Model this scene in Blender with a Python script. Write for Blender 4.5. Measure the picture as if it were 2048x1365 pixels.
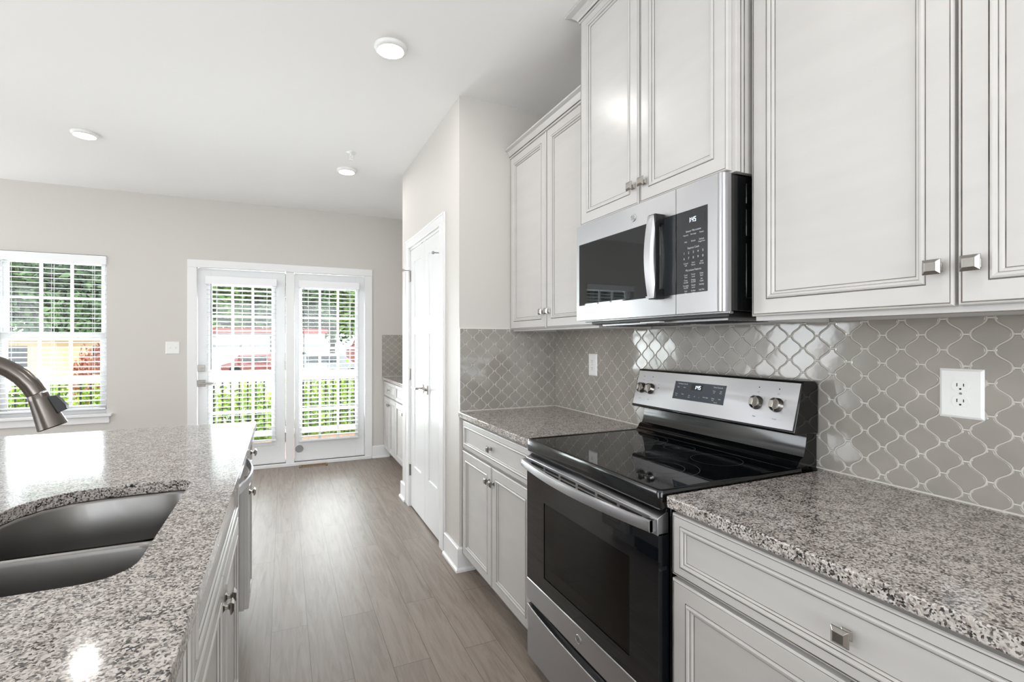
import bpy, bmesh, math, random
from mathutils import Vector, Matrix
random.seed(7)
PI = math.pi
sc = bpy.context.scene
for o in list(bpy.data.objects): bpy.data.objects.remove(o)
C = sc.collection

# ------------------------------------------------------------------ camera, world, light, exposure
EYE = 1.314
cd = bpy.data.cameras.new('camera'); cam = bpy.data.objects.new('camera', cd); C.objects.link(cam)
cd.sensor_width = 36.0; cd.sensor_fit = 'HORIZONTAL'; cd.lens = 963.9/2048*36
cd.shift_x = (1024-988)/2048; cd.shift_y = 0.5/2048
cd.clip_start = 0.02; cd.clip_end = 400
cam.location = (0, 0, EYE); cam.rotation_euler = (PI/2, 0, -math.atan2(420, 963.9))
sc.camera = cam
vs = sc.view_settings
vs.view_transform = 'Standard'; vs.look = 'None'; vs.gamma = 1.0; vs.use_curve_mapping = False
vs.exposure = 0.31
w = bpy.data.worlds.new('sky'); sc.world = w; w.use_nodes = True
nt = w.node_tree; nt.nodes.clear()
bg = nt.nodes.new('ShaderNodeBackground'); wo = nt.nodes.new('ShaderNodeOutputWorld')
bg.inputs[0].default_value = (0.86, 0.93, 1.0, 1); bg.inputs[1].default_value = 1.7
nt.links.new(bg.outputs[0], wo.inputs[0])

def add_light(name, kind, loc, rot, energy, color=(1, 1, 1), size=None, size_y=None, spread=None):
    l = bpy.data.lights.new(name, kind); l.energy = energy; l.color = color
    if kind == 'AREA':
        l.shape = 'RECTANGLE'; l.size = size; l.size_y = size_y or size
        if spread: l.spread = spread
    o = bpy.data.objects.new(name, l); C.objects.link(o); o.location = loc; o.rotation_euler = rot
    return o
sun = add_light('sun', 'SUN', (0, -5, 30), (math.radians(38), 0, math.radians(-20)), 2.8, (1.0, 0.95, 0.86)); sun.data.angle = 0.01
# fill lamps added at unseen openings behind and to the left of the camera
add_light('back_fill_lamp', 'AREA', (-0.1, -3.05, 1.4), (PI/2+0.3, 0, 0), 64, (0.93, 0.97, 1.0), 3.0, 1.9)  # added fill, placed to light the aisle and base cabinet fronts
add_light('left_fill_lamp', 'AREA', (-4.25, 0.5, 1.5), (PI/2+0.35, 0, -PI/2), 54, (0.93, 0.97, 1.0), 3.2, 1.9)  # added side fill, set where the tiles in view do not mirror it
add_light('dining_fill_lamp', 'AREA', (-4.25, 4.92, 1.5), (PI/2+0.5, 0, -PI/2), 27, (0.93, 0.97, 1.0), 1.0, 1.8)  # added to brighten the far ceiling and put a highlight on the tiles
# daylight entering through the far door and windows
add_light('daylight_far_door', 'AREA', (0.02, 6.30, 1.15), (PI/2+0.7, 0, PI), 235, (0.93, 0.97, 1.0), 1.6, 1.8)
add_light('daylight_far_window', 'AREA', (-2.4, 6.30, 1.4), (PI/2+0.7, 0, PI), 135, (0.93, 0.97, 1.0), 1.9, 1.4)

# ------------------------------------------------------------------ materials
def lin(c):
    return tuple(((v/255)/12.92 if v/255 <= 0.04045 else ((v/255+0.055)/1.055)**2.4) for v in c)
MATS = {}
def mat(name, col, rough=0.5, metal=0.0, spec=0.5, coat=0.0, emit=None, estr=0.0):
    m = bpy.data.materials.new(name); m.use_nodes = True
    b = m.node_tree.nodes['Principled BSDF']
    b.inputs['Base Color'].default_value = (*lin(col), 1)
    b.inputs['Roughness'].default_value = rough; b.inputs['Metallic'].default_value = metal
    b.inputs['Specular IOR Level'].default_value = spec
    b.inputs['Coat Weight'].default_value = coat; b.inputs['Coat Roughness'].default_value = 0.05
    if emit: b.inputs['Emission Color'].default_value = (*lin(emit), 1); b.inputs['Emission Strength'].default_value = estr
    MATS[name] = m
    return m
def bsdf(m): return m.node_tree.nodes['Principled BSDF']
def node(m, t, **k):
    n = m.node_tree.nodes.new(t)
    for a, v in k.items(): setattr(n, a, v)
    return n
def link(m, a, b): m.node_tree.links.new(a, b)
def coords(m, scale=(1, 1, 1), kind='Object'):
    tc = node(m, 'ShaderNodeTexCoord'); mp = node(m, 'ShaderNodeMapping')
    mp.inputs['Scale'].default_value = scale; link(m, tc.outputs[kind], mp.inputs[0]); return mp.outputs[0]
def noise(m, vec, scale, detail=3.0, rough=0.5):
    n = node(m, 'ShaderNodeTexNoise'); n.inputs['Scale'].default_value = scale
    n.inputs['Detail'].default_value = detail; n.inputs['Roughness'].default_value = rough
    link(m, vec, n.inputs['Vector']); return n
def ramp(m, fac, stops, interp='LINEAR'):
    r = node(m, 'ShaderNodeValToRGB'); cr = r.color_ramp; cr.interpolation = interp
    while len(cr.elements) < len(stops): cr.elements.new(0.5)
    for e, (p, c) in zip(cr.elements, stops): e.position = p; e.color = (*c, 1)
    link(m, fac, r.inputs[0]); return r
def mix(m, fac, a, b, blend='MIX'):
    x = node(m, 'ShaderNodeMix', data_type='RGBA', blend_type=blend)
    for s, v in ((x.inputs[0], fac), (x.inputs[6], a), (x.inputs[7], b)):
        if isinstance(v, (int, float)): s.default_value = v
        elif isinstance(v, tuple): s.default_value = (*v, 1)
        else: link(m, v, s)
    return x.outputs[2]
def bump(m, h, strength=0.2, dist=0.001):
    b = node(m, 'ShaderNodeBump'); b.inputs['Strength'].default_value = strength; b.inputs['Distance'].default_value = dist
    link(m, h, b.inputs['Height']); link(m, b.outputs[0], bsdf(m).inputs['Normal'])

wall_paint = mat('wall_paint', (211, 207, 202), 0.6, spec=0.3)
n = noise(wall_paint, coords(wall_paint), 220, 2); bump(wall_paint, n.outputs[0], 0.05, 0.0005)
ceil_paint = mat('ceiling_paint', (248, 247, 245), 0.8, spec=0.2)
n = noise(ceil_paint, coords(ceil_paint), 160, 2); bump(ceil_paint, n.outputs[0], 0.05, 0.0005)
trim_white = mat('trim_white', (238, 238, 238), 0.3)
door_white = mat('door_white', (238, 239, 240), 0.22)
cab = mat('cabinet_paint', (203, 200, 197), 0.27)
n = noise(cab, coords(cab, (1, 1, 6)), 3.0, 3)
r = ramp(cab, n.outputs[0], [(0.3, lin((200, 197, 194))), (0.75, lin((205, 202, 199)))]); link(cab, r.outputs[0], bsdf(cab).inputs['Base Color'])
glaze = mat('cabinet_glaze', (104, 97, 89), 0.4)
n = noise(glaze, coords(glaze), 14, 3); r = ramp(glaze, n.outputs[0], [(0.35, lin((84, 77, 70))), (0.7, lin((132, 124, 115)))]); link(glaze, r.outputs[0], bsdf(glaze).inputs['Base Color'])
wood_raw = mat('raw_birch_ply', (176, 147, 116), 0.6)
tile_m = mat('tile_glaze', (158, 153, 146), 0.07, spec=0.7)
n = noise(tile_m, coords(tile_m), 22, 2); bump(tile_m, n.outputs[0], 0.12, 0.002)
oi = noise(tile_m, coords(tile_m), 6, 2); r = ramp(tile_m, oi.outputs[0], [(0.3, lin((152, 147, 141))), (0.7, lin((165, 160, 152)))]); link(tile_m, r.outputs[0], bsdf(tile_m).inputs['Base Color'])
grout = mat('grout', (212, 208, 201), 0.7)
steel = mat('brushed_steel', (182, 182, 185), 0.24, 1.0)
n = noise(steel, coords(steel, (1, 1, 70)), 9, 3); r = ramp(steel, n.outputs[0], [(0.3, (0.29,)*3), (0.7, (0.32,)*3)]); link(steel, r.outputs[0], bsdf(steel).inputs['Roughness'])
tg = node(steel, 'ShaderNodeTangent', direction_type='RADIAL', axis='Z'); link(steel, tg.outputs[0], bsdf(steel).inputs['Tangent']); bsdf(steel).inputs['Anisotropic'].default_value = 0.75; bsdf(steel).inputs['Anisotropic Rotation'].default_value = 0.25
sink_steel = mat('sink_steel', (136, 134, 132), 0.3, 1.0)
n = noise(sink_steel, coords(sink_steel, (1, 60, 1)), 9, 3); r = ramp(sink_steel, n.outputs[0], [(0.3, (0.34,)*3), (0.7, (0.40,)*3)]); link(sink_steel, r.outputs[0], bsdf(sink_steel).inputs['Roughness'])
nickel = mat('satin_nickel', (168, 164, 159), 0.25, 1.0)
darknick = mat('brushed_faucet_nickel', (112, 106, 102), 0.24, 1.0)
blackglass = mat('black_glass', (12, 15, 19), 0.03, spec=0.6)
blackenamel = mat('black_enamel', (10, 11, 12), 0.10, spec=0.6)
blackplastic = mat('black_plastic', (24, 24, 25), 0.35)
panelglass = mat('control_panel_black', (44, 47, 49), 0.12)
bluepanel = mat('control_panel_slate', (52, 60, 70), 0.2)
letter = mat('printed_lettering', (205, 208, 212), 0.5)
greyletter = mat('grey_lettering', (88, 88, 90), 0.5)
led = mat('led_digits', (240, 248, 255), 0.5, emit=(225, 240, 255), estr=2.2)
lamp_em = mat('lamp_diffuser', (255, 255, 255), 0.4, emit=(255, 250, 242), estr=6.0)
white_plastic = mat('white_plastic', (240, 240, 238), 0.25)
blind_m = mat('blind_vinyl', (246, 247, 248), 0.35)
b = bsdf(blind_m); b.inputs['Transmission Weight'].default_value = 0.0
dark = mat('dark_void', (14, 13, 12), 0.7)
bronze = mat('threshold_bronze', (112, 104, 98), 0.45, 0.5)
ventwood = mat('vent_wood', (150, 122, 92), 0.5)
rubber = mat('grey_rubber', (150, 150, 152), 0.6)
wire = mat('rack_wire', (235, 235, 235), 0.3, 0.2)
oven_grey = mat('oven_enamel', (104, 110, 118), 0.3)
deckwood = mat('deck_boards', (205, 160, 138), 0.7)
deckwhite = mat('railing_white', (240, 240, 240), 0.4)
balblack = mat('baluster_black', (22, 22, 24), 0.4)
bark = mat('bark', (88, 70, 56), 0.9)
asphalt = mat('pale_ground', (178, 170, 160), 0.9)
n = noise(asphalt, coords(asphalt), 0.35, 5); r = ramp(asphalt, n.outputs[0], [(0.35, lin((192, 176, 162))), (0.6, lin((168, 165, 160)))]); link(asphalt, r.outputs[0], bsdf(asphalt).inputs['Base Color'])
redroof = mat('red_roof', (176, 76, 76), 0.6)
bwhite = mat('building_white', (232, 232, 232), 0.6)
tanbrick = mat('tan_brick', (214, 188, 150), 0.8)
carpaint = mat('car_silver', (168, 174, 182), 0.3, 0.3)
carred = mat('car_red', (150, 84, 80), 0.35)
carglass = mat('car_glass', (38, 44, 50), 0.1)
tyre = mat('tyre', (26, 26, 27), 0.7)
def leafmat(name, c1, c2, sc_=3.0):
    m = mat(name, c1, 0.6, spec=0.2); n = noise(m, coords(m), sc_, 3)
    r = ramp(m, n.outputs[0], [(0.35, lin(c1)), (0.65, lin(c2))]); link(m, r.outputs[0], bsdf(m).inputs['Base Color']); return m
leaf_tree = leafmat('tree_leaves', (84, 122, 62), (150, 186, 98), 1.2)
leaf_dark = leafmat('evergreen_leaves', (62, 88, 64), (118, 146, 98), 1.0)
leaf_bush = leafmat('bush_leaves', (96, 140, 30), (172, 204, 72), 5)
leaf_red = leafmat('red_leaves', (160, 70, 62), (190, 130, 104), 5)

# granite
granite = mat('speckled_granite', (180, 175, 170), 0.09, spec=0.6)
v = coords(granite)
n0 = noise(granite, v, 60, 3)
va = node(granite, 'ShaderNodeVectorMath', operation='MULTIPLY_ADD'); link(granite, n0.outputs['Color'], va.inputs[0]); va.inputs[1].default_value = (0.010,)*3; link(granite, v, va.inputs[2])
v1 = node(granite, 'ShaderNodeTexVoronoi'); v1.inputs['Scale'].default_value = 300; link(granite, va.outputs[0], v1.inputs['Vector'])
sep = node(granite, 'ShaderNodeSeparateColor'); link(granite, v1.outputs['Color'], sep.inputs[0])
n1 = noise(granite, v, 26, 4, 0.6)
ad = node(granite, 'ShaderNodeMath', operation='MULTIPLY_ADD'); link(granite, n1.outputs[0], ad.inputs[0]); ad.inputs[1].default_value = 0.9; ad.inputs[2].default_value = -0.45
ad2 = node(granite, 'ShaderNodeMath', operation='ADD'); link(granite, sep.outputs[0], ad2.inputs[0]); link(granite, ad.outputs[0], ad2.inputs[1])
r = ramp(granite, ad2.outputs[0], [(0.0, lin((40, 39, 40))), (0.13, lin((70, 68, 67))), (0.25, lin((112, 106, 103))), (0.40, lin((150, 141, 136))), (0.60, lin((176, 167, 161))), (0.88, lin((202, 196, 191)))])
link(granite, r.outputs[0], bsdf(granite).inputs['Base Color'])

# plank floor
floor_m = mat('wood_planks', (136, 122, 112), 0.46)
tc = node(floor_m, 'ShaderNodeTexCoord'); sx = node(floor_m, 'ShaderNodeSeparateXYZ'); cx = node(floor_m, 'ShaderNodeCombineXYZ')
link(floor_m, tc.outputs['Object'], sx.inputs[0]); link(floor_m, sx.outputs[1], cx.inputs[0]); link(floor_m, sx.outputs[0], cx.inputs[1])
bk = node(floor_m, 'ShaderNodeTexBrick'); link(floor_m, cx.outputs[0], bk.inputs['Vector'])
bk.inputs['Scale'].default_value = 1.0; bk.inputs['Brick Width'].default_value = 1.22; bk.inputs['Row Height'].default_value = 0.152
bk.inputs['Mortar Size'].default_value = 0.0011; bk.offset = 0.37; bk.inputs['Color1'].default_value = (0.15, 0.15, 0.15, 1); bk.inputs['Color2'].default_value = (0.85, 0.85, 0.85, 1); bk.inputs['Mortar'].default_value = (0, 0, 0, 1)
off = node(floor_m, 'ShaderNodeVectorMath', operation='MULTIPLY_ADD'); link(floor_m, bk.outputs['Color'], off.inputs[0]); off.inputs[1].default_value = (7, 3, 2)
mp = node(floor_m, 'ShaderNodeMapping'); mp.inputs['Scale'].default_value = (14, 1.1, 14); link(floor_m, tc.outputs['Object'], mp.inputs[0]); link(floor_m, mp.outputs[0], off.inputs[2])
wn = noise(floor_m, off.outputs[0], 2.2, 7, 0.62); wn.inputs['Distortion'].default_value = 1.4
r = ramp(floor_m, wn.outputs[0], [(0.25, lin((112, 100, 92))), (0.42, lin((134, 121, 112))), (0.6, lin((148, 136, 126))), (0.8, lin((138, 125, 116)))])
tone = ramp(floor_m, bk.outputs['Color'], [(0.0, (0.35,)*3), (0.12, (0.93,)*3), (0.9, (1.06,)*3)])
link(floor_m, mix(floor_m, 1.0, r.outputs[0], tone.outputs[0], 'MULTIPLY'), bsdf(floor_m).inputs['Base Color'])
bump(floor_m, wn.outputs[0], 0.12, 0.0015)

# thin window glass: sees through and mirrors a little, the same for every ray
def pane_material(name, tint, gloss_col=(1, 1, 1)):
    m = bpy.data.materials.new(name); m.use_nodes = True; t = m.node_tree; t.nodes.clear()
    o = t.nodes.new('ShaderNodeOutputMaterial'); mx = t.nodes.new('ShaderNodeMixShader'); fr = t.nodes.new('ShaderNodeFresnel'); fr.inputs[0].default_value = 1.45
    tr = t.nodes.new('ShaderNodeBsdfTransparent'); tr.inputs[0].default_value = (*tint, 1); gl = t.nodes.new('ShaderNodeBsdfGlossy'); gl.inputs['Roughness'].default_value = 0.02
    t.links.new(fr.outputs[0], mx.inputs[0]); t.links.new(tr.outputs[0], mx.inputs[1]); t.links.new(gl.outputs[0], mx.inputs[2]); t.links.new(mx.outputs[0], o.inputs[0])
    return m
pane_m = pane_material('window_glass', (0.96, 0.98, 0.97))
oven_pane = pane_material('tinted_oven_glass', (0.84, 0.88, 0.92))

# ------------------------------------------------------------------ builders
WO = {}
class Fr:                                   # a local frame: point = O + u U + v V + d N
    def __init__(s, O, U, V, N): s.O, s.U, s.V, s.N = Vector(O), Vector(U), Vector(V), Vector(N)
    def p(s, u, v, d=0): return s.O + s.U*u + s.V*v + s.N*d
def FX(x, y, z): return Fr((x, y, z), (0, -1, 0), (0, 0, 1), (-1, 0, 0))      # faces -x, u runs towards the camera
def FXP(x, y, z): return Fr((x, y, z), (0, 1, 0), (0, 0, 1), (1, 0, 0))       # faces +x
def FY(x, y, z): return Fr((x, y, z), (1, 0, 0), (0, 0, 1), (0, -1, 0))       # faces -y
class MB:
    def __init__(s): s.v = []; s.f = []; s.m = []; s.mats = []
    def mi(s, m):
        if m not in s.mats: s.mats.append(m)
        return s.mats.index(m)
    def add(s, pts, faces, m):
        k = len(s.v); s.v += [Vector(p) for p in pts]; i = s.mi(m)
        for f in faces: s.f.append([k+a for a in f]); s.m.append(i)
        return s
    def box(s, x0, x1, y0, y1, z0, z1, m):
        x0, x1 = sorted((x0, x1)); y0, y1 = sorted((y0, y1)); z0, z1 = sorted((z0, z1))
        p = [(x, y, z) for x in (x0, x1) for y in (y0, y1) for z in (z0, z1)]
        return s.add(p, [(0, 1, 3, 2), (4, 6, 7, 5), (0, 4, 5, 1), (2, 3, 7, 6), (0, 2, 6, 4), (1, 5, 7, 3)], m)
    def fbox(s, F, u0, u1, v0, v1, d0, d1, m):
        p = [F.p(u, v, d) for u in (u0, u1) for v in (v0, v1) for d in (d0, d1)]
        return s.add(p, [(0, 1, 3, 2), (4, 6, 7, 5), (0, 4, 5, 1), (2, 3, 7, 6), (0, 2, 6, 4), (1, 5, 7, 3)], m)
    def loft(s, rings, m, cap0=True, cap1=True, closed=True):
        n = len(rings[0]); pts = [p for r_ in rings for p in r_]; fs = []
        for i in range(len(rings)-1):
            for j in range(n if closed else n-1):
                a, b = i*n+j, i*n+(j+1) % n; fs.append((a, b, b+n, a+n))
        if cap0: fs.append(tuple(reversed(range(n))))
        if cap1: fs.append(tuple(range((len(rings)-1)*n, len(rings)*n)))
        return s.add(pts, fs, m)
    def prism(s, poly, F, d0, d1, m):                                   # poly in (u, v), extruded along N
        return s.loft([[F.p(u, v, d0) for u, v in poly], [F.p(u, v, d1) for u, v in poly]], m)
    def ext(s, prof, y0, y1, m):                                         # (x, z) profile extruded along y
        return s.loft([[(x, y0, z) for x, z in prof], [(x, y1, z) for x, z in prof]], m)
    def cyl(s, p0, p1, r0, r1, m, n=24, cap=True):
        p0, p1 = Vector(p0), Vector(p1); d = (p1-p0).normalized(); a = d.orthogonal().normalized(); b = d.cross(a)
        rg = [[p+(a*math.cos(t)+b*math.sin(t))*r_ for t in [2*PI*i/n for i in range(n)]] for p, r_ in ((p0, r0), (p1, r1))]
        return s.loft(rg, m, cap, cap)
    def turn(s, prof, O, D, m, n=32):                                    # (radius, distance) profile turned about D
        O, D = Vector(O), Vector(D).normalized(); a = D.orthogonal().normalized(); b = D.cross(a)
        rg = [[O+D*h+(a*math.cos(t)+b*math.sin(t))*max(r_, 1e-5) for t in [2*PI*i/n for i in range(n)]] for r_, h in prof]
        return s.loft(rg, m)
    def tube(s, path, rad, m, n=14):
        P = [Vector(p) for p in path]; rg = []; up = None
        for i, p in enumerate(P):
            d = (P[min(i+1, len(P)-1)]-P[max(i-1, 0)]).normalized()
            a = d.orthogonal().normalized() if up is None else (up-d*up.dot(d)).normalized()
            up = a; b = d.cross(a); r_ = rad[i] if isinstance(rad, (list, tuple)) else rad
            rg.append([p+(a*math.cos(t)+b*math.sin(t))*r_ for t in [2*PI*j/n for j in range(n)]])
        return s.loft(rg, m)
    def panel(s, F, w, h, rings, m_end):                                 # nested rectangles: (inset, depth, material of the band that ends here)
        prev = None
        for ins, d, m in rings:
            cur = [F.p(ins, ins, d), F.p(w-ins, ins, d), F.p(w-ins, h-ins, d), F.p(ins, h-ins, d)]
            if prev is not None: s.add(prev+cur, [(0, 1, 5, 4), (1, 2, 6, 5), (2, 3, 7, 6), (3, 0, 4, 7)], m)
            prev = cur
        s.add(prev, [(0, 1, 2, 3)], m_end)
        return s
    def text(s, txt, F, u, v, size, m, d=0.0006, align='CENTER', sx=1.0):
        c = bpy.data.curves.new('t', 'FONT'); c.body = txt; c.size = size; c.align_x = align; c.align_y = 'CENTER'; c.resolution_u = 3
        o = bpy.data.objects.new('t', c); me = bpy.data.meshes.new_from_object(o)
        s.add([F.p(u+q.co.x*sx, v+q.co.y, d) for q in me.vertices], [tuple(q.vertices) for q in me.polygons], m)
        bpy.data.objects.remove(o); bpy.data.curves.remove(c); bpy.data.meshes.remove(me)
        return s
    def mesh(s, name, org=(0, 0, 0)):
        me = bpy.data.meshes.new(name); o = Vector(org)
        me.from_pydata([tuple(q-o) for q in s.v], [], s.f)
        for m in s.mats: me.materials.append(m)
        me.polygons.foreach_set('material_index', s.m)
        bm = bmesh.new(); bm.from_mesh(me); bmesh.ops.recalc_face_normals(bm, faces=bm.faces); bm.to_mesh(me); bm.free()
        me.update(); return me
def base_of(mb):
    xs = [q.x for q in mb.v]; ys = [q.y for q in mb.v]; zs = [q.z for q in mb.v]
    return Vector(((min(xs)+max(xs))/2, (min(ys)+max(ys))/2, min(zs)))
def finish(o, bev=0.0, smooth=False, seg=2, ang=35):
    if bev:
        m = o.modifiers.new('bevel', 'BEVEL'); m.width = bev; m.segments = seg; m.limit_method = 'ANGLE'; m.angle_limit = math.radians(ang)
    if smooth or bev:
        me = o.data
        me.polygons.foreach_set('use_smooth', [True]*len(me.polygons))
        if hasattr(me, 'set_sharp_from_angle'): me.set_sharp_from_angle(angle=math.radians(40))
    return o
def part(name, mb, parent=None, bev=0.0, smooth=False, label=None, seg=2, loc=None):
    if isinstance(mb, MB):
        org = Vector(loc) if loc is not None else (WO[parent] if parent else base_of(mb))
        me = mb.mesh(name, org)
    else: me, org = mb, Vector(loc)
    o = bpy.data.objects.new(name, me); C.objects.link(o); WO[o] = org
    if parent: o.parent = parent; o.location = org-WO[parent]
    else: o.location = org
    if label: o['label'] = label
    if isinstance(mb, MB) or bev: finish(o, bev, smooth, seg)
    return o
def thing(name, label, cat, loc, group=None):
    o = bpy.data.objects.new(name, None); C.objects.link(o); o.location = loc; WO[o] = Vector(loc); o.empty_display_size = 0.05
    o['label'] = label; o['category'] = cat
    if group: o['group'] = group
    return o
def tag(o, label, cat, group=None):
    o['label'] = label; o['category'] = cat
    if group: o['group'] = group
    return o
def struct(name, mb, bev=0.0, smooth=False):
    o = part(name, mb, None, bev, smooth); o['kind'] = 'structure'; return o
def sroot(name, loc):
    o = bpy.data.objects.new(name, None); C.objects.link(o); o.location = loc; WO[o] = Vector(loc); o['kind'] = 'structure'; o.empty_display_size = 0.05; return o

# ------------------------------------------------------------------ dimensions of the room
H = 2.72; YF = 5.52; XR = 1.56; XJ = 0.92; YJ = 2.61; YP = 4.05
XL = -4.4; YB = -3.2; CT = 0.912
TX = 1.553                                     # tile face

struct('floor', MB().box(XL-0.1, XR+0.1, YB-0.1, YF+0.12, -0.05, 0, floor_m))
struct('ceiling', MB().box(XL-0.1, XR+0.1, YB-0.1, YF+0.2, H, H+0.1, ceil_paint))
def holed_wall(name, horiz, a0, a1, c0, c1, holes, m=wall_paint):
    """a wall along x (horiz) or y from a0 to a1, thickness c0..c1, with holes (a, b, z0, z1)"""
    mb = MB()
    def bx(p, q, z0, z1):
        if q-p > 1e-4 and z1-z0 > 1e-4:
            mb.box(p, q, c0, c1, z0, z1, m) if horiz else mb.box(c0, c1, p, q, z0, z1, m)
    cur = a0
    for a, b_, z0, z1 in sorted(holes):
        bx(cur, a, 0, H); bx(a, b_, 0, z0); bx(a, b_, z1, H); cur = b_
    bx(cur, a1, 0, H)
    return struct(name, mb)
W1 = (-2.30, -1.505, 0.645, 2.105); W2 = (-3.36, -2.56, 0.645, 2.105); DR = (-0.79, 0.835, 0.0, 2.05)
holed_wall('wall_far', True, XL, XR+0.1, YF, YF+0.15, [W1, W2, DR])
holed_wall('wall_left', False, YB, YF, XL-0.1, XL, [(-1.1, 2.1, 0.6, 2.4), (4.4, 5.42, 0.6, 2.4)])
holed_wall('wall_back', True, XL, XR+0.1, YB-0.1, YB, [(-1.7, 1.4, 0.5, 2.4)])
struct('wall_right', MB().box(XR, XR+0.1, YB, YF, 0, H, wall_paint))
PD = (2.95, 3.80, 0.0, 2.05)
mb = MB(); mb.box(XJ, XJ+0.11, YJ, PD[0], 0, H, wall_paint); mb.box(XJ, XJ+0.11, PD[1], YP, 0, H, wall_paint); mb.box(XJ, XJ+0.11, PD[0], PD[1], PD[3], H, wall_paint)
mb.box(XJ+0.11, XR, YJ, YJ+0.11, 0, H, wall_paint); mb.box(XJ+0.11, XR, YP-0.11, YP, 0, H, wall_paint)
struct('wall_pantry', mb)

# baseboards with shoe moulding
def bb_prof(off=0.0): return [(0, 0), (0.027, 0), (0.026, 0.012), (0.019, 0.02), (0.015, 0.021), (0.015, 0.128), (0.010, 0.134), (0, 0.134)]
def baseboard(name, p0, p1, nx, ny):
    """runs from p0 to p1 along a wall whose outward normal is (nx, ny)"""
    mb = MB(); rg = []
    for (x, y, e) in p0, p1:
        rg.append([(x+nx*d+e[0]*d, y+ny*d+e[1]*d, z) for d, z in bb_prof()])
    mb.loft(rg, trim_white); return struct(name, mb)
baseboard('baseboard_pantry', (XJ, 2.853, (0, 0)), (XJ, YJ, (0, -1)), -1, 0)
baseboard('baseboard_jog', (XJ, YJ, (-1, 0)), (1.01, YJ, (0, 0)), 0, -1)
baseboard('baseboard_pantry_far', (XJ, YP, (0, 1)), (XJ, 3.897, (0, 0)), -1, 0)
baseboard('baseboard_far', (0.908, YF, (0, 0)), (1.10, YF, (0, 0)), 0, -1)
baseboard('baseboard_far_left', (XL, YF, (0, 0)), (-0.866, YF, (0, 0)), 0, -1)

# pantry door casing and leaves
mb = MB(); cw = 0.07
for y0, y1 in ((PD[0]-cw-0.02, PD[0]+0.012), (PD[1]-0.012, PD[1]+cw+0.02)):
    mb.box(XJ-0.014, XJ, y0, y1, 0, PD[3]+0.004, trim_white)
mb.box(XJ-0.014, XJ, PD[0]-cw-0.02, PD[1]+cw+0.02, PD[3]+0.0042, PD[3]+cw, trim_white)
mb.box(XJ-0.018, XJ-0.0142, PD[0]-cw-0.018, PD[0]-cw-0.006, 0, PD[3]+cw-0.0135, trim_white); mb.box(XJ-0.018, XJ-0.0142, PD[1]+cw+0.006, PD[1]+cw+0.018, 0, PD[3]+cw-0.0135, trim_white)
mb.box(XJ-0.018, XJ-0.0142, PD[0]-cw-0.018, PD[1]+cw+0.018, PD[3]+cw-0.013, PD[3]+cw-0.001, trim_white)
mb.box(XJ, XJ+0.11, PD[0]-0.001, PD[0]+0.016, 0, PD[3]-0.0165, trim_white); mb.box(XJ, XJ+0.11, PD[1]-0.016, PD[1]+0.001, 0, PD[3]-0.0165, trim_white)
mb.box(XJ, XJ+0.11, PD[0], PD[1], PD[3]-0.016, PD[3]+0.001, trim_white)
struct('trim_1', mb, 0.002)
def recess_panel(mb, F, u0, u1, v0, v1, th, m, dep=0.009, bev_=0.012):
    G = Fr(F.p(u0, v0, 0), F.U, F.V, F.N)
    mb.panel(G, u1-u0, v1-v0, [(0, 0, m), (bev_*0.35, -dep*0.9, m), (bev_, -dep, m)], m)
def grid_face(mb, F, w, h, holes, th, m, back=True):
    """a slab face with rectangular holes (u0,u1,v0,v1), plus sides and back"""
    us = sorted({0, w, *[a for q in holes for a in q[:2]]}); vs_ = sorted({0, h, *[a for q in holes for a in q[2:]]})
    for i in range(len(us)-1):
        for j in range(len(vs_)-1):
            cu, cv = (us[i]+us[i+1])/2, (vs_[j]+vs_[j+1])/2
            if any(q[0] < cu < q[1] and q[2] < cv < q[3] for q in holes): continue
            mb.add([F.p(us[i], vs_[j]), F.p(us[i+1], vs_[j]), F.p(us[i+1], vs_[j+1]), F.p(us[i], vs_[j+1])], [(0, 1, 2, 3)], m)
    P = [F.p(0, 0), F.p(w, 0), F.p(w, h), F.p(0, h)]; Q = [F.p(0, 0, -th), F.p(w, 0, -th), F.p(w, h, -th), F.p(0, h, -th)]
    mb.add(P+Q, [(0, 4, 5, 1), (1, 5, 6, 2), (2, 6, 7, 3), (3, 7, 4, 0)]+([(4, 7, 6, 5)] if back else []), m)
def hinge(parent, F, v, w_=0.03):
    m = MB(); m.cyl(F.p(0, v-0.045, 0.006), F.p(0, v+0.045, 0.006), 0.006, 0.006, nickel, 12); m.fbox(F, -0.002, w_, v-0.044, v+0.044, -0.004, 0.002, nickel)
    return part('hinge', m, parent, label='satin nickel hinge')
ymid = (PD[0]+PD[1])/2
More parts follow.
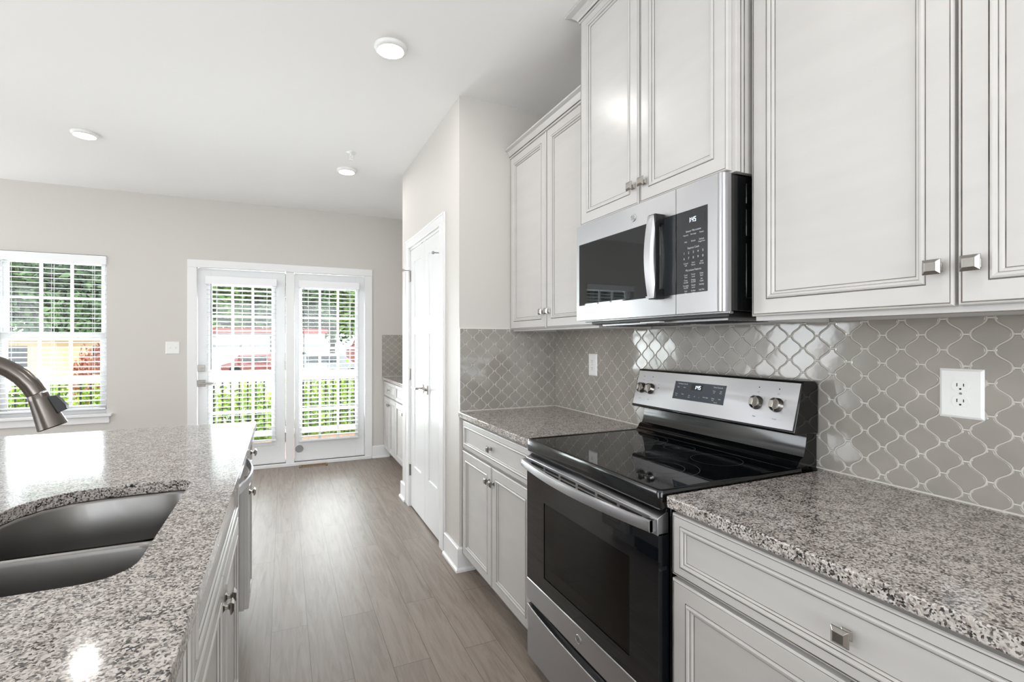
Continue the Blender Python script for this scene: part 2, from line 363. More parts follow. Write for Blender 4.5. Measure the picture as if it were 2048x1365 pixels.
for k, (ya, yb) in enumerate(((ymid+0.0015, PD[1]-0.018), (PD[0]+0.018, ymid-0.0015))):
    root = sroot('door_%d' % (k+1), (XJ+0.02, (ya+yb)/2, 0.0)); F = FX(XJ+0.006, yb, 0.012); wd = yb-ya; hd = 2.032-0.012
    s_ = 0.098 if True else 0; mb = MB(); P1 = (s_, wd-s_, 0.325, 1.358); P2 = (s_, wd-s_, 1.485, 1.922)
    grid_face(mb, F, wd, hd, [P1, P2], 0.035, door_white)
    for q in (P1, P2): recess_panel(mb, F, *q, 0, door_white)
    part('door_slab', mb, root)
    ue = 0.0 if k == 0 else wd
    for z in (0.28, 1.04, 1.82):
        h_ = MB(); sgn = 1 if k == 0 else -1
        h_.cyl(F.p(ue-sgn*0.006, z-0.045, 0.007), F.p(ue-sgn*0.006, z+0.045, 0.007), 0.0065, 0.0065, nickel, 12)
        h_.fbox(F, ue-sgn*0.012, ue+sgn*0.010, z-0.044, z+0.044, -0.003, 0.003, nickel)
        hh = part('hinge', h_, root, label='satin nickel hinge')
        if z == 1.82:                            # hinge pin door stop
            st = MB(); st.cyl(F.p(ue-sgn*0.006, z+0.047, 0.007), F.p(ue+(0.0 if k else -0.02), z+0.047, 0.055), 0.004, 0.004, nickel, 10)
            st.cyl(F.p(ue+(0 if k else -0.02), z+0.047, 0.050), F.p(ue+(0 if k else -0.02), z+0.047, 0.062), 0.010, 0.010, rubber if k else nickel, 14)
            part('hinge_stop', st, hh)
    um = wd-0.055 if k == 0 else 0.055; sg = -1 if k == 0 else 1
    lv = MB(); lv.fbox(F, um-0.032, um+0.032, 0.925, 0.989, 0, 0.008, nickel); lv.cyl(F.p(um, 0.957, 0.006), F.p(um, 0.957, 0.05), 0.010, 0.010, nickel, 16)
    lv.fbox(F, min(um-sg*0.008, um+sg*0.11), max(um-sg*0.008, um+sg*0.11), 0.948, 0.966, 0.046, 0.056, nickel)
    part('lever_handle', lv, root, 0.0015, label='satin nickel lever on a square plate')
    bc = MB(); bc.fbox(F, um-0.012, um+0.012, hd-0.002, hd+0.004, -0.012, 0.004, nickel); part('ball_catch', bc, root)

# ------------------------------------------------------------------ french doors, casing, blinds
mb = MB()
mb.box(-0.866, DR[0]+0.004, YF-0.017, YF-0.0005, 0, DR[3]-0.0065, trim_white); mb.box(DR[1]-0.006, 0.908, YF-0.017, YF-0.0005, 0, DR[3]-0.0065, trim_white); mb.box(-0.866, 0.908, YF-0.017, YF-0.0005, DR[3]-0.006, 2.118, trim_white)
mb.box(DR[0]-0.001, DR[0]+0.004, YF, YF+0.15, 0, DR[3]-0.0065, trim_white); mb.box(DR[1]-0.006, DR[1]+0.001, YF, YF+0.15, 0, DR[3]-0.0065, trim_white); mb.box(DR[0], DR[1], YF, YF+0.15, DR[3]-0.006, DR[3]+0.001, trim_white)
mb.box(0.018, 0.100, YF+0.004, YF+0.12, 0.03, DR[3]-0.006, trim_white)
struct('trim_2', mb, 0.003)
mb = MB(); mb.box(DR[0], DR[1], YF+0.01, YF+0.18, 0.0, 0.032, bronze); mb.box(DR[0]-0.06, DR[1]+0.06, YF-0.03, YF+0.012, 0, 0.03, trim_white)
struct('trim_3', mb, 0.003)
def blind(name, x0, x1, ztop, zbot, y, tilt, label, valance=True, wand=None, bots=0.05, y_depth=0.05, extra=None):
    root = thing(name, label, 'window blind', ((x0+x1)/2, y, zbot-0.03))
    m = MB(); m.box(x0-0.004, x1+0.004, y-0.042, y-0.034, ztop-0.004, ztop+0.074, blind_m); m.box(x0-0.004, x0, y-0.0338, y+0.02, ztop-0.004, ztop+0.074, blind_m); m.box(x1, x1+0.004, y-0.0338, y+0.02, ztop-0.004, ztop+0.074, blind_m)
    part('valance', m, root, 0.002)
    m = MB(); m.box(x0+0.002, x1-0.002, y-0.028, y+0.026, ztop+0.01, ztop+0.062, blind_m); part('headrail', m, root)
    m = MB(); n_ = int((ztop-zbot)/0.0445); t = math.radians(tilt)
    for i in range(n_+1):
        z = zbot+(ztop-0.012-zbot)*i/n_
        pts = []
        for k in range(5):                      # slightly crowned slat
            a = (k/4-0.5)*0.05; up = 0.0022*(1-(2*a/0.05)**2)
            pts.append((a*math.cos(t)-up*math.sin(t), a*math.sin(t)+up*math.cos(t)))
        prof = [(a, b_+0.0018) for a, b_ in pts]+[(a, b_-0.0018) for a, b_ in reversed(pts)]
        m.loft([[(x, y+a, z+b_) for a, b_ in prof] for x in (x0+0.004, x1-0.004)], blind_m)
    o = part('slats', m, root)
    m = MB(); m.box(x0+0.004, x1-0.004, y-0.027, y+0.027, zbot-bots-0.004, zbot-bots+0.012, blind_m); part('bottom_rail', m, root, 0.003)
    for xc in ([x0+0.10, (x0+x1)/2, x1-0.10] if x1-x0 > 0.7 else [x0+0.09, (x0+x1)/2-0.0, x1-0.09]):
        m = MB()
        for dy in (-0.0265, 0.0265): m.box(xc-0.0012, xc+0.0012, y+dy-0.0007, y+dy+0.0007, zbot-bots, ztop+0.01, white_plastic)
        part('ladder_cord', m, root)
    if wand:
        m = MB(); m.cyl((x0+0.045, y-0.034, ztop-0.002), (x0+0.045, y-0.034, ztop-wand), 0.0035, 0.0035, rubber, 8); part('tilt_wand', m, root)
    return root
def lite_grid(root, x0, x1, z0, z1, y, nx, nz, mw=0.022):
    m = MB(); m.box(x0, x1, y-0.003, y+0.003, z0, z1, pane_m); part('pane', m, root)
    m = MB()
    for i in range(1, nx): xc = x0+(x1-x0)*i/nx; m.box(xc-mw/2, xc+mw/2, y-0.012, y+0.012, z0, z1, trim_white)
    for i in range(1, nz): zc = z0+(z1-z0)*i/nz; m.box(x0, x1, y-0.0115, y+0.0115, zc-mw/2, zc+mw/2, trim_white)
    part('muntins', m, root, 0.002)
for k, (x0, x1, g0, g1) in enumerate(((-0.783, 0.013, -0.665, -0.112), (0.103, 0.826, 0.170, 0.735))):
    root = sroot('door_%d' % (k+3), ((x0+x1)/2, YF+0.06, 0.032)); F = FY(x0, YF+0.030, 0.034); wd = x1-x0; hd = 2.040-0.034
    gz0, gz1 = 0.255, 1.895; mb = MB(); mb_t = 0.045
    mb.box(x0, g0, YF+0.03, YF+0.075, 0.034, 2.04, door_white); mb.box(g1, x1, YF+0.03, YF+0.075, 0.034, 2.04, door_white)
    mb.box(g0, g1, YF+0.03, YF+0.075, 0.034, gz0, door_white); mb.box(g0, g1, YF+0.03, YF+0.075, gz1, 2.04, door_white)
    part('door_slab', mb, root, 0.001)
    mb = MB()
    for a0, a1, b0, b1 in ((g0-0.03, g0+0.008, gz0-0.03, gz1+0.03), (g1-0.008, g1+0.03, gz0-0.03, gz1+0.03), (g0, g1, gz0-0.03, gz0+0.008), (g0, g1, gz1-0.008, gz1+0.03)): mb.box(a0, a1, YF+0.022, YF+0.032, b0, b1, door_white)
    part('glass_frame', mb, root, 0.003)
    lite_grid(root, g0, g1, gz0, gz1, YF+0.052, 3, 5)
    if k == 0:
        F2 = FY(-0.752, YF+0.030, 0.0)
        m = MB(); m.fbox(F2, -0.032, 0.032, 1.015, 1.079, 0, 0.014, nickel); m.fbox(F2, -0.004, 0.018, 1.040, 1.052, 0.014, 0.03, nickel); part('deadbolt', m, root, 0.002, label='square satin nickel deadbolt')
        m = MB(); m.fbox(F2, -0.034, 0.034, 0.862, 0.930, 0, 0.009, nickel); m.cyl(F2.p(0, 0.896, 0.005), F2.p(0, 0.896, 0.05), 0.011, 0.011, nickel, 14); m.fbox(F2, -0.012, 0.115, 0.886, 0.905, 0.044, 0.056, nickel); part('lever_handle', m, root, 0.002, label='satin nickel lever on a square plate')
        for z in (0.30, 1.06, 1.83):
            m = MB(); m.cyl((0.0155, YF+0.022, z-0.05), (0.0155, YF+0.022, z+0.05), 0.006, 0.006, nickel, 12); part('hinge', m, root, label='satin nickel hinge')
        m = MB(); m.box(-0.13+0.07, -0.125+0.07, YF+0.012, YF+0.03, 0.185, 0.215, white_plastic); m.box(-0.06, -0.045, YF+0.010, YF+0.014, 0.185, 0.19, white_plastic); part('blind_hold_down', m, root)
    else:
        m = MB(); m.cyl((0.150, YF+0.031, 0.165), (0.150, YF+0.016, 0.165), 0.040, 0.036, rubber, 28); part('door_stop_disc', m, root, label='round grey rubber stop disc')
blind('blind', -0.705, -0.072, 1.885, 0.335, YF-0.012, -7, 'white slatted blind on the left french door beside the lever handle', wand=0.85)
blind('blind', 0.148, 0.758, 1.885, 0.305, YF-0.012, 1.5, 'white slatted blind on the right-hand french door, hanging nearly to its bottom', wand=0.85)

# windows
def dh_window(idx, Wn, label_blind):
    x0, x1, z0, z1 = Wn; root = sroot('window_%d' % idx, ((x0+x1)/2, YF+0.09, z0))
    yw = YF+0.075; zm = 1.365; fr = 0.03
    m = MB(); m.box(x0, x0+fr, YF+0.06, YF+0.15, z0+fr+0.0003, z1-fr-0.0003, trim_white); m.box(x1-fr, x1, YF+0.06, YF+0.15, z0+fr+0.0003, z1-fr-0.0003, trim_white); m.box(x0, x1, YF+0.06, YF+0.15, z1-fr, z1, trim_white); m.box(x0, x1, YF+0.06, YF+0.15, z0, z0+fr, trim_white)
    part('window_frame', m, root, 0.002)
    for nm, a, b_, yy in (('upper_sash', zm-0.02, z1-fr, yw+0.035), ('lower_sash', z0+fr, zm+0.022, yw+0.002)):
        m = MB(); s_ = 0.036
        m.box(x0+fr, x0+fr+s_, yy-0.015, yy+0.015, a+0.0425, b_-0.0425, trim_white); m.box(x1-fr-s_, x1-fr, yy-0.015, yy+0.015, a+0.0425, b_-0.0425, trim_white); m.box(x0+fr, x1-fr, yy-0.015, yy+0.015, a, a+0.042, trim_white); m.box(x0+fr, x1-fr, yy-0.015, yy+0.015, b_-0.042, b_, trim_white)
        so = part(nm, m, root, 0.002)
        lite_grid(so, x0+fr+s_, x1-fr-s_, a+0.042, b_-0.042, yy, 3, 2, 0.02)
    m = MB(); m.box(x0-0.045, x1+0.045, YF-0.045, YF+0.06, z0-0.022, z0+0.004, trim_white); m.box(x0-0.025, x1+0.025, YF-0.018, YF, z0-0.085, z0-0.022, trim_white)
    part('window_sill', m, root, 0.004)
    blind('blind', x0+0.006, x1-0.002, 2.025, 0.725, YF+0.022, 4.5, label_blind, wand=0.7, bots=0.035)
dh_window(1, W1, 'white slatted blind in the window to the left of the light switch')
dh_window(2, W2, 'white slatted blind in the second window from the door')

# light switch plate, floor register
def toggles(root, F, us, vc):
    for u in us:
        m = MB(); m.fbox(F, u-0.006, u+0.006, vc-0.013, vc+0.013, 0.005, 0.0065, white_plastic); m.fbox(F, u-0.004, u+0.004, vc-0.002, vc+0.010, 0.006, 0.016, white_plastic); part('toggle_switch', m, root, 0.001)
F = FY(-1.045, YF, 1.192)
root = thing('light_switch', 'white two-gang toggle switch plate on the wall between window and door', 'light switch', (-0.988, YF, 1.192))
m = MB(); m.panel(F, 0.114, 0.117, [(0, 0, white_plastic), (0.001, 0.003, white_plastic), (0.005, 0.006, white_plastic)], white_plastic); part('switch_plate', m, root)
toggles(root, F, (0.034, 0.080), 0.0585)
root = thing('floor_register', 'wooden slotted floor vent in front of the french doors', 'floor vent', (0.285, 5.43, 0.0))
m = MB(); x0, x1, y0, y1 = 0.145, 0.425, 5.385, 5.485
m.box(x0, x1, y0, y0+0.018, 0, 0.006, ventwood); m.box(x0, x1, y1-0.018, y1, 0, 0.006, ventwood); m.box(x0, x0+0.02, y0, y1, 0, 0.006, ventwood); m.box(x1-0.02, x1, y0, y1, 0, 0.006, ventwood)
part('vent_frame', m, root, 0.001)
m = MB(); 
for i in range(17): xx = x0+0.026+i*0.0138; m.box(xx, xx+0.005, y0+0.016, y1-0.016, 0.001, 0.005, ventwood)
m.box(x0+0.01, x1-0.01, y0+0.01, y1-0.01, 0.0002, 0.001, dark); part('louvres', m, root)

# ------------------------------------------------------------------ ceiling lights, sprinkler
LIGHTS = [(0.468, 2.31, 'round white ceiling light nearest the tall cabinets'), (-1.235, 4.09, 'round white ceiling light farthest left in the view'), (0.472, 4.11, 'round white ceiling light by the sprinkler near the doors'),
          (-1.235, 2.31, 'round white ceiling light over the island, left of the view'), (0.468, 0.30, 'round white ceiling light above the near aisle, out of view'), (-1.235, 0.30, 'round white ceiling light behind the island sink, out of view')]
for x, y, lb in LIGHTS:
    root = thing('ceiling_light', lb, 'ceiling light', (x, y, H), 'ceiling downlights')
    m = MB(); m.turn([(0.077, 0), (0.078, 0.004), (0.074, 0.014), (0.066, 0.020), (0.063, 0.020)], (x, y, H), (0, 0, -1), white_plastic, 40); part('trim_ring', m, root, 0, True)
    m = MB(); m.turn([(0.063, 0.0195), (0.055, 0.0225), (0.03, 0.0245), (0, 0.025)], (x, y, H), (0, 0, -1), lamp_em, 40); part('diffuser', m, root, 0, True)
    l = bpy.data.lights.new('downlight_beam', 'AREA'); l.shape = 'DISK'; l.size = 0.12; l.energy = 3.0; l.color = (1, 0.97, 0.93)
    lo = bpy.data.objects.new('downlight_beam', l); C.objects.link(lo); lo.location = (x, y, H-0.028)
x, y = 0.457, 3.715
root = thing('sprinkler_head', 'small white pendant fire sprinkler on the ceiling', 'sprinkler', (x, y, H))
m = MB(); m.turn([(0.036, 0), (0.035, 0.004), (0.022, 0.007), (0.012, 0.008)], (x, y, H), (0, 0, -1), white_plastic, 28); part('escutcheon', m, root, 0, True)
m = MB(); m.cyl((x, y, H-0.006), (x, y, H-0.024), 0.010, 0.008, white_plastic, 16)
for s_ in (-1, 1): m.tube([(x+s_*0.009, y, H-0.022), (x+s_*0.011, y, H-0.032), (x+s_*0.002, y, H-0.046)], 0.0018, white_plastic, 8)
m.cyl((x, y, H-0.046), (x, y, H-0.052), 0.003, 0.003, white_plastic, 10); m.cyl((x, y, H-0.052), (x, y, H-0.0535), 0.013, 0.013, white_plastic, 16); part('nozzle', m, root)

# ------------------------------------------------------------------ cabinet pieces
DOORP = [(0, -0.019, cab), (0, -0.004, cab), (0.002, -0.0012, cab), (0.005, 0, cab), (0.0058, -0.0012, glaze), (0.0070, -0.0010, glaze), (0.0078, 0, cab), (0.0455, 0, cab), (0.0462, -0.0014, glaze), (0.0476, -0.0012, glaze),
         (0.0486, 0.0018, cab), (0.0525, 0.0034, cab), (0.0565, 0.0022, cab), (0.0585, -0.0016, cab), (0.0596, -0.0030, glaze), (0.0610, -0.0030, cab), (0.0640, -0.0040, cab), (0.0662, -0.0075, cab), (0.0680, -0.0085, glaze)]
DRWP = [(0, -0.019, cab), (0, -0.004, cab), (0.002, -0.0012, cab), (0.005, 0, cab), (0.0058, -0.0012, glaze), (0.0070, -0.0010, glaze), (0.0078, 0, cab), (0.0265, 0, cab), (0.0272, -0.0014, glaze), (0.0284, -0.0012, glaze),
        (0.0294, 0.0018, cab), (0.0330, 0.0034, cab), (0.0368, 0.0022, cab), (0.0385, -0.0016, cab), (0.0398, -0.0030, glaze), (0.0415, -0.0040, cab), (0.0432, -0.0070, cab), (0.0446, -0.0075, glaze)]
def knob_mesh(name, F0):
    m = MB()
    def sq(r_, d): return [F0.p(-r_, -r_, d), F0.p(r_, -r_, d), F0.p(r_, r_, d), F0.p(-r_, r_, d)]
    m.loft([sq(0.0095, 0), sq(0.0095, 0.002), sq(0.0055, 0.006), sq(0.0045, 0.013), sq(0.0065, 0.017), sq(0.0155, 0.0195), sq(0.0155, 0.022), sq(0.0150, 0.0225), sq(0.0095, 0.0275), sq(0.0085, 0.028)], nickel)
    me = m.mesh(name); return me
KX = knob_mesh('knob', FX(0, 0, 0)); KXP = knob_mesh('knob', FXP(0, 0, 0))
def add_knob(parent, F, u, v, me=None):
    o = part('knob', me or KX, parent, loc=F.p(u, v, 0)); o.modifiers.new('bevel', 'BEVEL').width = 0.0006
    return o
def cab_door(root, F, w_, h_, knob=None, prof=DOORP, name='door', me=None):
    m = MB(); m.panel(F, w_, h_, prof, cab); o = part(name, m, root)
    if knob: add_knob(o, F, knob[0], knob[1], me)
    return o

# wall cabinets ---------------------------------------------------------------
def crown(root, xf, y0, y1, z0, out, hgt, ret0=False, ret1=False, xw=TX):
    m = MB(); prof = [(xf+0.012, z0), (xf-0.004, z0), (xf-0.004, z0+0.010), (xf-0.008, z0+0.013), (xf-0.012, z0+hgt*0.42), (xf-out*0.55, z0+hgt*0.72), (xf-out*0.9, z0+hgt*0.82), (xf-out, z0+hgt*0.86), (xf-out, z0+hgt), (xf+0.012, z0+hgt)]
    # mitred returns: the profile's outward distance also runs past the cabinet ends
    def ring(y, sgn): return [(x_, y+(sgn*max(0, xf-x_)), z_) for x_, z_ in prof]
    rg = []
    if ret1: rg.append([(xw, y1+max(0, xf-x_), z_) for x_, z_ in prof])
    rg.append(ring(y1, 1 if ret1 else 0)); rg.append(ring(y0, -1 if ret0 else 0))
    if ret0: rg.append([(xw, y0-max(0, xf-x_), z_) for x_, z_ in prof])
    m.loft(rg, cab)
    gl = 0.0012
    m.box(xf-0.0085, xf-0.002, y0, y1, z0+0.0095, z0+0.0115, glaze)
    return part('crown_moulding', m, root)
def upper_body(root, xd, y0, y1, z0, z1, xw=TX):
    """carcass with face frame and a recessed raw wood underside"""
    xf = xd+0.0195; m = MB(); t = 0.016
    m.box(xf, xf+0.019, y0, y1, z0, z1, cab)                                   # face frame
    m.box(xf+0.0192, xw, y0, y0+t, z0, z1, cab); m.box(xf+0.0192, xw, y1-t, y1, z0, z1, cab); m.box(xf+0.0192, xw, y0+t+0.0002, y1-t-0.0002, z1-t, z1-0.0005, cab); m.box(xw-0.006, xw-0.0005, y0+t+0.0002, y1-t-0.0002, z0+0.03, z1-t-0.0005, cab)
    part('body', m, root, 0.001)
    m = MB(); m.box(xf+0.019, xw-0.006, y0+t, y1-t, z0+0.012, z0+0.026, wood_raw); part('bottom_panel', m, root, label='raw wood underside')
def wall_cab(label, xd, y0, y1, z0, z1, zd0, zd1, kv, crown_z=None, crown_out=0.04, crown_h=0.05, r0=False, r1=False, frame=(0.0, 0.0), name='wall_cabinet'):
    root = thing(name, label, 'cabinet', ((xd+TX)/2, (y0+y1)/2, z0), 'wall cabinets')
    upper_body(root, xd, y0, y1, z0, z1)
    a, b_ = y1-frame[1], y0+frame[0]; mid = (a+b_)/2; gap = 0.003
    Fl = FX(xd, a, zd0); Fr_ = FX(xd, mid-gap, zd0); wl = a-mid-gap; wr = mid-gap-b_
    cab_door(root, Fl, wl, zd1-zd0, (wl-0.027, kv-zd0)); cab_door(root, Fr_, wr, zd1-zd0, (0.027, kv-zd0))
    if crown_z: crown(root, xd, y0, y1, crown_z, crown_out, crown_h, r0, r1)
    return root
wall_cab('off-white glazed wall cabinet in the corner, left of the microwave', 1.242, 1.747, 2.606, 1.372, 2.40, 1.383, 2.405, 1.468, 2.402, 0.036, 0.052)
mr = wall_cab('tall off-white glazed cabinet mounted above the microwave', 1.163, 0.985, 1.745, 1.800, 2.715, 1.806, 2.690, 1.875, 2.672, 0.048, 0.046, True, True, frame=(0.014, 0.0))
m = MB()                                         # fluted edge strip on the exposed side
for x0_, x1_ in ((1.184, 1.196), (1.2, 1.2015), (1.214, 1.216)): m.box(x0_, x1_, 0.9835, 0.9855, 1.80, 2.67, glaze if x1_-x0_ < 0.005 else cab)
part('side_moulding', m, mr)
wall_cab('large off-white glazed wall cabinet right of the microwave', 1.228, 0.055, 0.972, 1.372, 2.40, 1.385, 2.405, 1.465, 2.402, 0.036, 0.052, True, False)

# base cabinets ---------------------------------------------------------------
def base_body(root, xd, y0, y1, xw=XR, sgn=1, kick=0.075, panels=False):
    m = MB(); xf = xd+sgn*0.0195
    m.box(xf, xf+sgn*0.019, y0, y1, 0.10, 0.880, cab)
    m.box(xf+sgn*0.0192, xw, y0, y0+0.016, 0.10, 0.880, cab); m.box(xf+sgn*0.0192, xw, y1-0.016, y1, 0.10, 0.880, cab); m.box(xf+sgn*0.0192, xw-sgn*0.0065, y0+0.0163, y1-0.0163, 0.1005, 0.116, cab)
    m.box(xw-sgn*0.006, xw-sgn*0.0003, y0+0.0163, y1-0.0163, 0.1005, 0.8795, cab)
    part('body', m, root, 0.001)
    m = MB(); m.box(xf+sgn*kick, xf+sgn*(kick+0.014), y0, y1, 0, 0.10, cab); part('toe_kick', m, root)
def base_cab(label, xd, y0, y1, fl=0.0, sgn=1, me=None, kd=0.043, name='base_cabinet', xw=XR-0.015, zdr=(0.706, 0.866), zdo=(0.104, 0.696), group='base cabinets', drawer_knob=True, false_front=False):
    root = thing(name, label, 'cabinet', ((xd+xw)/2, (y0+y1)/2, 0), group)
    base_body(root, xd, y0, y1, xw, sgn)
    if sgn > 0: a, b_ = y1-fl, y0+0.004; mk = lambda o, z: FX(xd, a-o, z)
    else: a, b_ = y1-fl, y0+0.004; mk = lambda o, z: FXP(xd, b_+o, z)
    W_ = a-b_; wl = (W_-0.004)/2
    cab_door(root, mk(0, zdr[0]), W_, zdr[1]-zdr[0], (W_/2, (zdr[1]-zdr[0])/2) if drawer_knob else None, DRWP, 'false_drawer_front' if false_front else 'drawer_front', me)
    hh = zdo[1]-zdo[0]; kv = hh-0.072
    cab_door(root, mk(0, zdo[0]), wl, hh, (wl-0.027, kv), me=me); cab_door(root, mk(W_-wl, zdo[0]), wl, hh, (0.027, kv), me=me)
    return root
base_cab('off-white base cabinet in the corner, left of the range', 0.930, 1.747, 2.606, 0.022)
base_cab('off-white base cabinet right of the range', 0.930, 0.110, 0.970)
base_cab('off-white base cabinet nearest the camera, past the one right of the range', 0.930, -0.78, 0.106)

# worktops ----------------------------------------------------------------------
def worktop(name, label, x0, x1, y0, y1):
    m = MB(); m.box(x0, x1, y0, y1, CT-0.031, CT, granite); o = part(name, m, None, 0.004, seg=3); return tag(o, label, 'countertop', 'granite countertops')
worktop('granite_countertop', 'speckled grey granite countertop in the corner, left of the range', 0.913, XR-0.001, 1.746, YJ-0.001)
worktop('granite_countertop', 'speckled grey granite countertop running from the range to the right', 0.913, XR-0.001, -0.80, 0.972)

# ------------------------------------------------------------------ lantern tile backsplash
def lantern(wn=0.0075, D=0.0455, P=0.079, g=0.0016, nseg=20):
    wb = D-wn; pts = []
    for i in range(nseg+1):
        t = i/nseg; c_ = math.cos(2*PI*t); s_ = 0.5-0.5*(1.24*c_-0.24*c_**3)
        hw = wn+(wb-wn)*s_-g; pts.append((hw, -P/2+P*t))
    pts[0] = (pts[0][0], -P/2+g*0.8); pts[-1] = (pts[-1][0], P/2-g*0.8)
    return pts+[(-a, b_) for a, b_ in reversed(pts)]
def offset_poly(poly, d):
    n_ = len(poly); out = []
    for i in range(n_):
        p0, p1, p2 = poly[i-1], poly[i], poly[(i+1) % n_]
        e1 = (p1[0]-p0[0], p1[1]-p0[1]); e2 = (p2[0]-p1[0], p2[1]-p1[1])
        l1 = math.hypot(*e1) or 1e-9; l2 = math.hypot(*e2) or 1e-9
        nx = -(e1[1]/l1+e2[1]/l2); ny = (e1[0]/l1+e2[0]/l2); l = math.hypot(nx, ny) or 1e-9
        k = min(1.6, 2/max(l, 0.5)); out.append((p1[0]+nx/l*d*k*1.0, p1[1]+ny/l*d*k*1.0))
    return out
def backsplash(name, label, F, w_, h_, D=0.0455, P=0.079, u_off=0.0, v_off=0.0, border=True, caulk=True):
    """tiles over the rectangle (0..w, 0..h) of frame F, whose face lies 7 mm off the wall"""
    root = thing(name, label, 'backsplash', F.p(w_/2, 0, 0), 'lantern tile backsplashes')
    m = MB(); base = lantern(D=D, P=P); r0 = base; r1 = offset_poly(base, 0.0004); r2 = offset_poly(base, 0.0012); r3 = offset_poly(base, 0.0024)
    i = 0; u = u_off-2*D
    while u < w_+D:
        v = v_off+(P/2 if i % 2 else 0)-P
        while v < h_+P:
            ta, tb = random.uniform(-0.012, 0.012), random.uniform(-0.010, 0.010)
            rg = []
            for rr, d in ((r0, 0.0005), (r1, 0.0046), (r2, 0.0058), (r3, 0.0062)):
                rg.append([F.p(u+a, v+b_, d+(ta*a+tb*b_ if d > 0.004 else 0)) for a, b_ in rr])
            m.loft(rg, tile_m, cap0=False); v += P
        u += D; i += 1
    me = m.mesh(name, WO[root]); bm = bmesh.new(); bm.from_mesh(me); o_ = WO[root]
    for pt, nn in ((F.p(0, 0), -F.U), (F.p(w_, 0), F.U), (F.p(0, 0.002), -F.V), (F.p(0, h_), F.V)):
        bmesh.ops.bisect_plane(bm, geom=bm.verts[:]+bm.edges[:]+bm.faces[:], plane_co=pt-o_, plane_no=nn, clear_outer=True, dist=1e-6)
    for e in list(bm.edges): pass
    bm.to_mesh(me); bm.free()
    me.polygons.foreach_set('use_smooth', [True]*len(me.polygons)); me.set_sharp_from_angle(angle=math.radians(14))
    o = bpy.data.objects.new('tiles', me); C.objects.link(o); o.parent = root; WO[o] = WO[root]
    m = MB(); m.fbox(F, 0, w_, 0, h_, -0.0015, 0.0040, grout); part('grout', m, root)
    if caulk: m = MB(); m.fbox(F, 0, w_, 0, 0.004, 0.003, 0.0085, grout); part('caulk_line', m, root)
    return root
FT = FX(TX+0.0055, YJ-0.0075, CT); FT.O.x = 1.5575
backsplash('tile_backsplash', 'grey lantern tile backsplash behind the range and under the wall cabinets', FT, YJ-0.0075+0.80, 0.462, u_off=0.0175, v_off=0.024)
FJ = FY(XJ, YJ-0.0015, CT)
backsplash('tile_backsplash', 'grey lantern tile backsplash on the short wall beside the pantry', FJ, XR-0.008-XJ, 0.474, u_off=0.035, v_off=0.03)
m = MB(); m.box(XJ-0.001, XJ+0.003, YJ-0.009, YJ, CT, CT+0.476, white_plastic); m.box(XJ, 1.26, YJ-0.009, YJ, CT+0.474, CT+0.477, white_plastic)
struct('trim_4', m)

# outlets -------------------------------------------------------------------------
def outlet(label, F, w_, h_, oversize=False):
    root = thing('power_outlet', label, 'outlet', F.p(w_/2, 0, 0), 'duplex power outlets')
    m = MB(); m.panel(F, w_, h_, [(0, 0, white_plastic), (0.0005, 0.003, white_plastic), (0.006, 0.007, white_plastic)], white_plastic)
    part('cover_plate', m, root, 0.0008)
    for vc in (h_/2+0.0195, h_/2-0.0195):
        m = MB(); uc = w_/2; pts = []
        for i in range(28):
            t = 2*PI*i/28; a, b_ = 0.0172*math.cos(t), 0.0172*math.sin(t); pts.append((uc+a, vc+max(-0.0135, min(0.0135, b_))))
        m.prism(pts, F, 0.0068, 0.0088, white_plastic)
        for du, hh in ((-0.0065, 0.0042), (0.0065, 0.0036)): m.fbox(F, uc+du-0.001, uc+du+0.001, vc-hh+0.002, vc+hh+0.002, 0.0086, 0.0091, dark)
        q = [(uc+0.0024*math.cos(t), vc-0.008+0.0024*math.sin(t)) for t in [2*PI*i/12 for i in range(12)]]; m.prism(q, F, 0.0086, 0.0091, dark)
        part('receptacle', m, root, 0.0003)
    m = MB(); m.cyl(F.p(w_/2, h_/2, 0.0068), F.p(w_/2, h_/2, 0.0082), 0.0032, 0.0028, steel, 14); part('screw', m, root)
FO = FX(1.5515, 0, 0)
outlet('large white outlet plate on the tiles to the right of the range', FX(1.5525, 0.680, 1.1215), 0.087, 0.124)
outlet('white outlet plate on the tiles left of the range', FX(1.5525, 2.240, 1.125), 0.077, 0.121)

# ------------------------------------------------------------------ microwave
Y0, Y1 = 0.992, 1.737; MX = 1.140; FM = FX(MX, Y1, 1.400); MWW = Y1-Y0; MH = 0.396
root = thing('microwave', 'stainless steel over-the-range microwave with black glass door', 'microwave', (1.35, (Y0+Y1)/2, 1.398))
m = MB(); m.box(MX+0.03, TX-0.001, Y0+0.004, Y1-0.004, 1.402, 1.794, blackenamel); 
m.box(1.30, 1.303, Y0+0.001, Y0+0.006, 1.42, 1.78, blackplastic)
part('body', m, root, 0.004)
m = MB()                                        # pressed ribs on the side
for z0_, z1_ in ((1.44, 1.60), (1.62, 1.70), (1.715, 1.775)): m.box(1.235, 1.262, Y0+0.001, Y0+0.006, z0_, z1_, blackenamel)
part('side_rib', m, root, 0.002)
m = MB(); m.box(1.195, TX-0.02, Y0+0.03, Y1-0.03, 1.384, 1.402, blackplastic)
m.box(MX+0.035, 1.195, Y0+0.01, Y1-0.01, 1.394, 1.403, steel)
part('base_plate', m, root, 0.003)
for ya in (Y0+0.07, Y0+0.43):
    m = MB(); m.box(1.24, 1.46, ya, ya+0.27, 1.378, 1.386, steel)
    for i in range(9): m.box(1.25+i*0.022, 1.258+i*0.022, ya+0.01, ya+0.26, 1.3765, 1.379, blackplastic)
    part('grease_filter', m, root, 0.001)
m = MB(); m.box(1.20, 1.225, Y0+0.32, Y0+0.42, 1.379, 1.386, white_plastic); part('task_light_lens', m, root, 0.002)
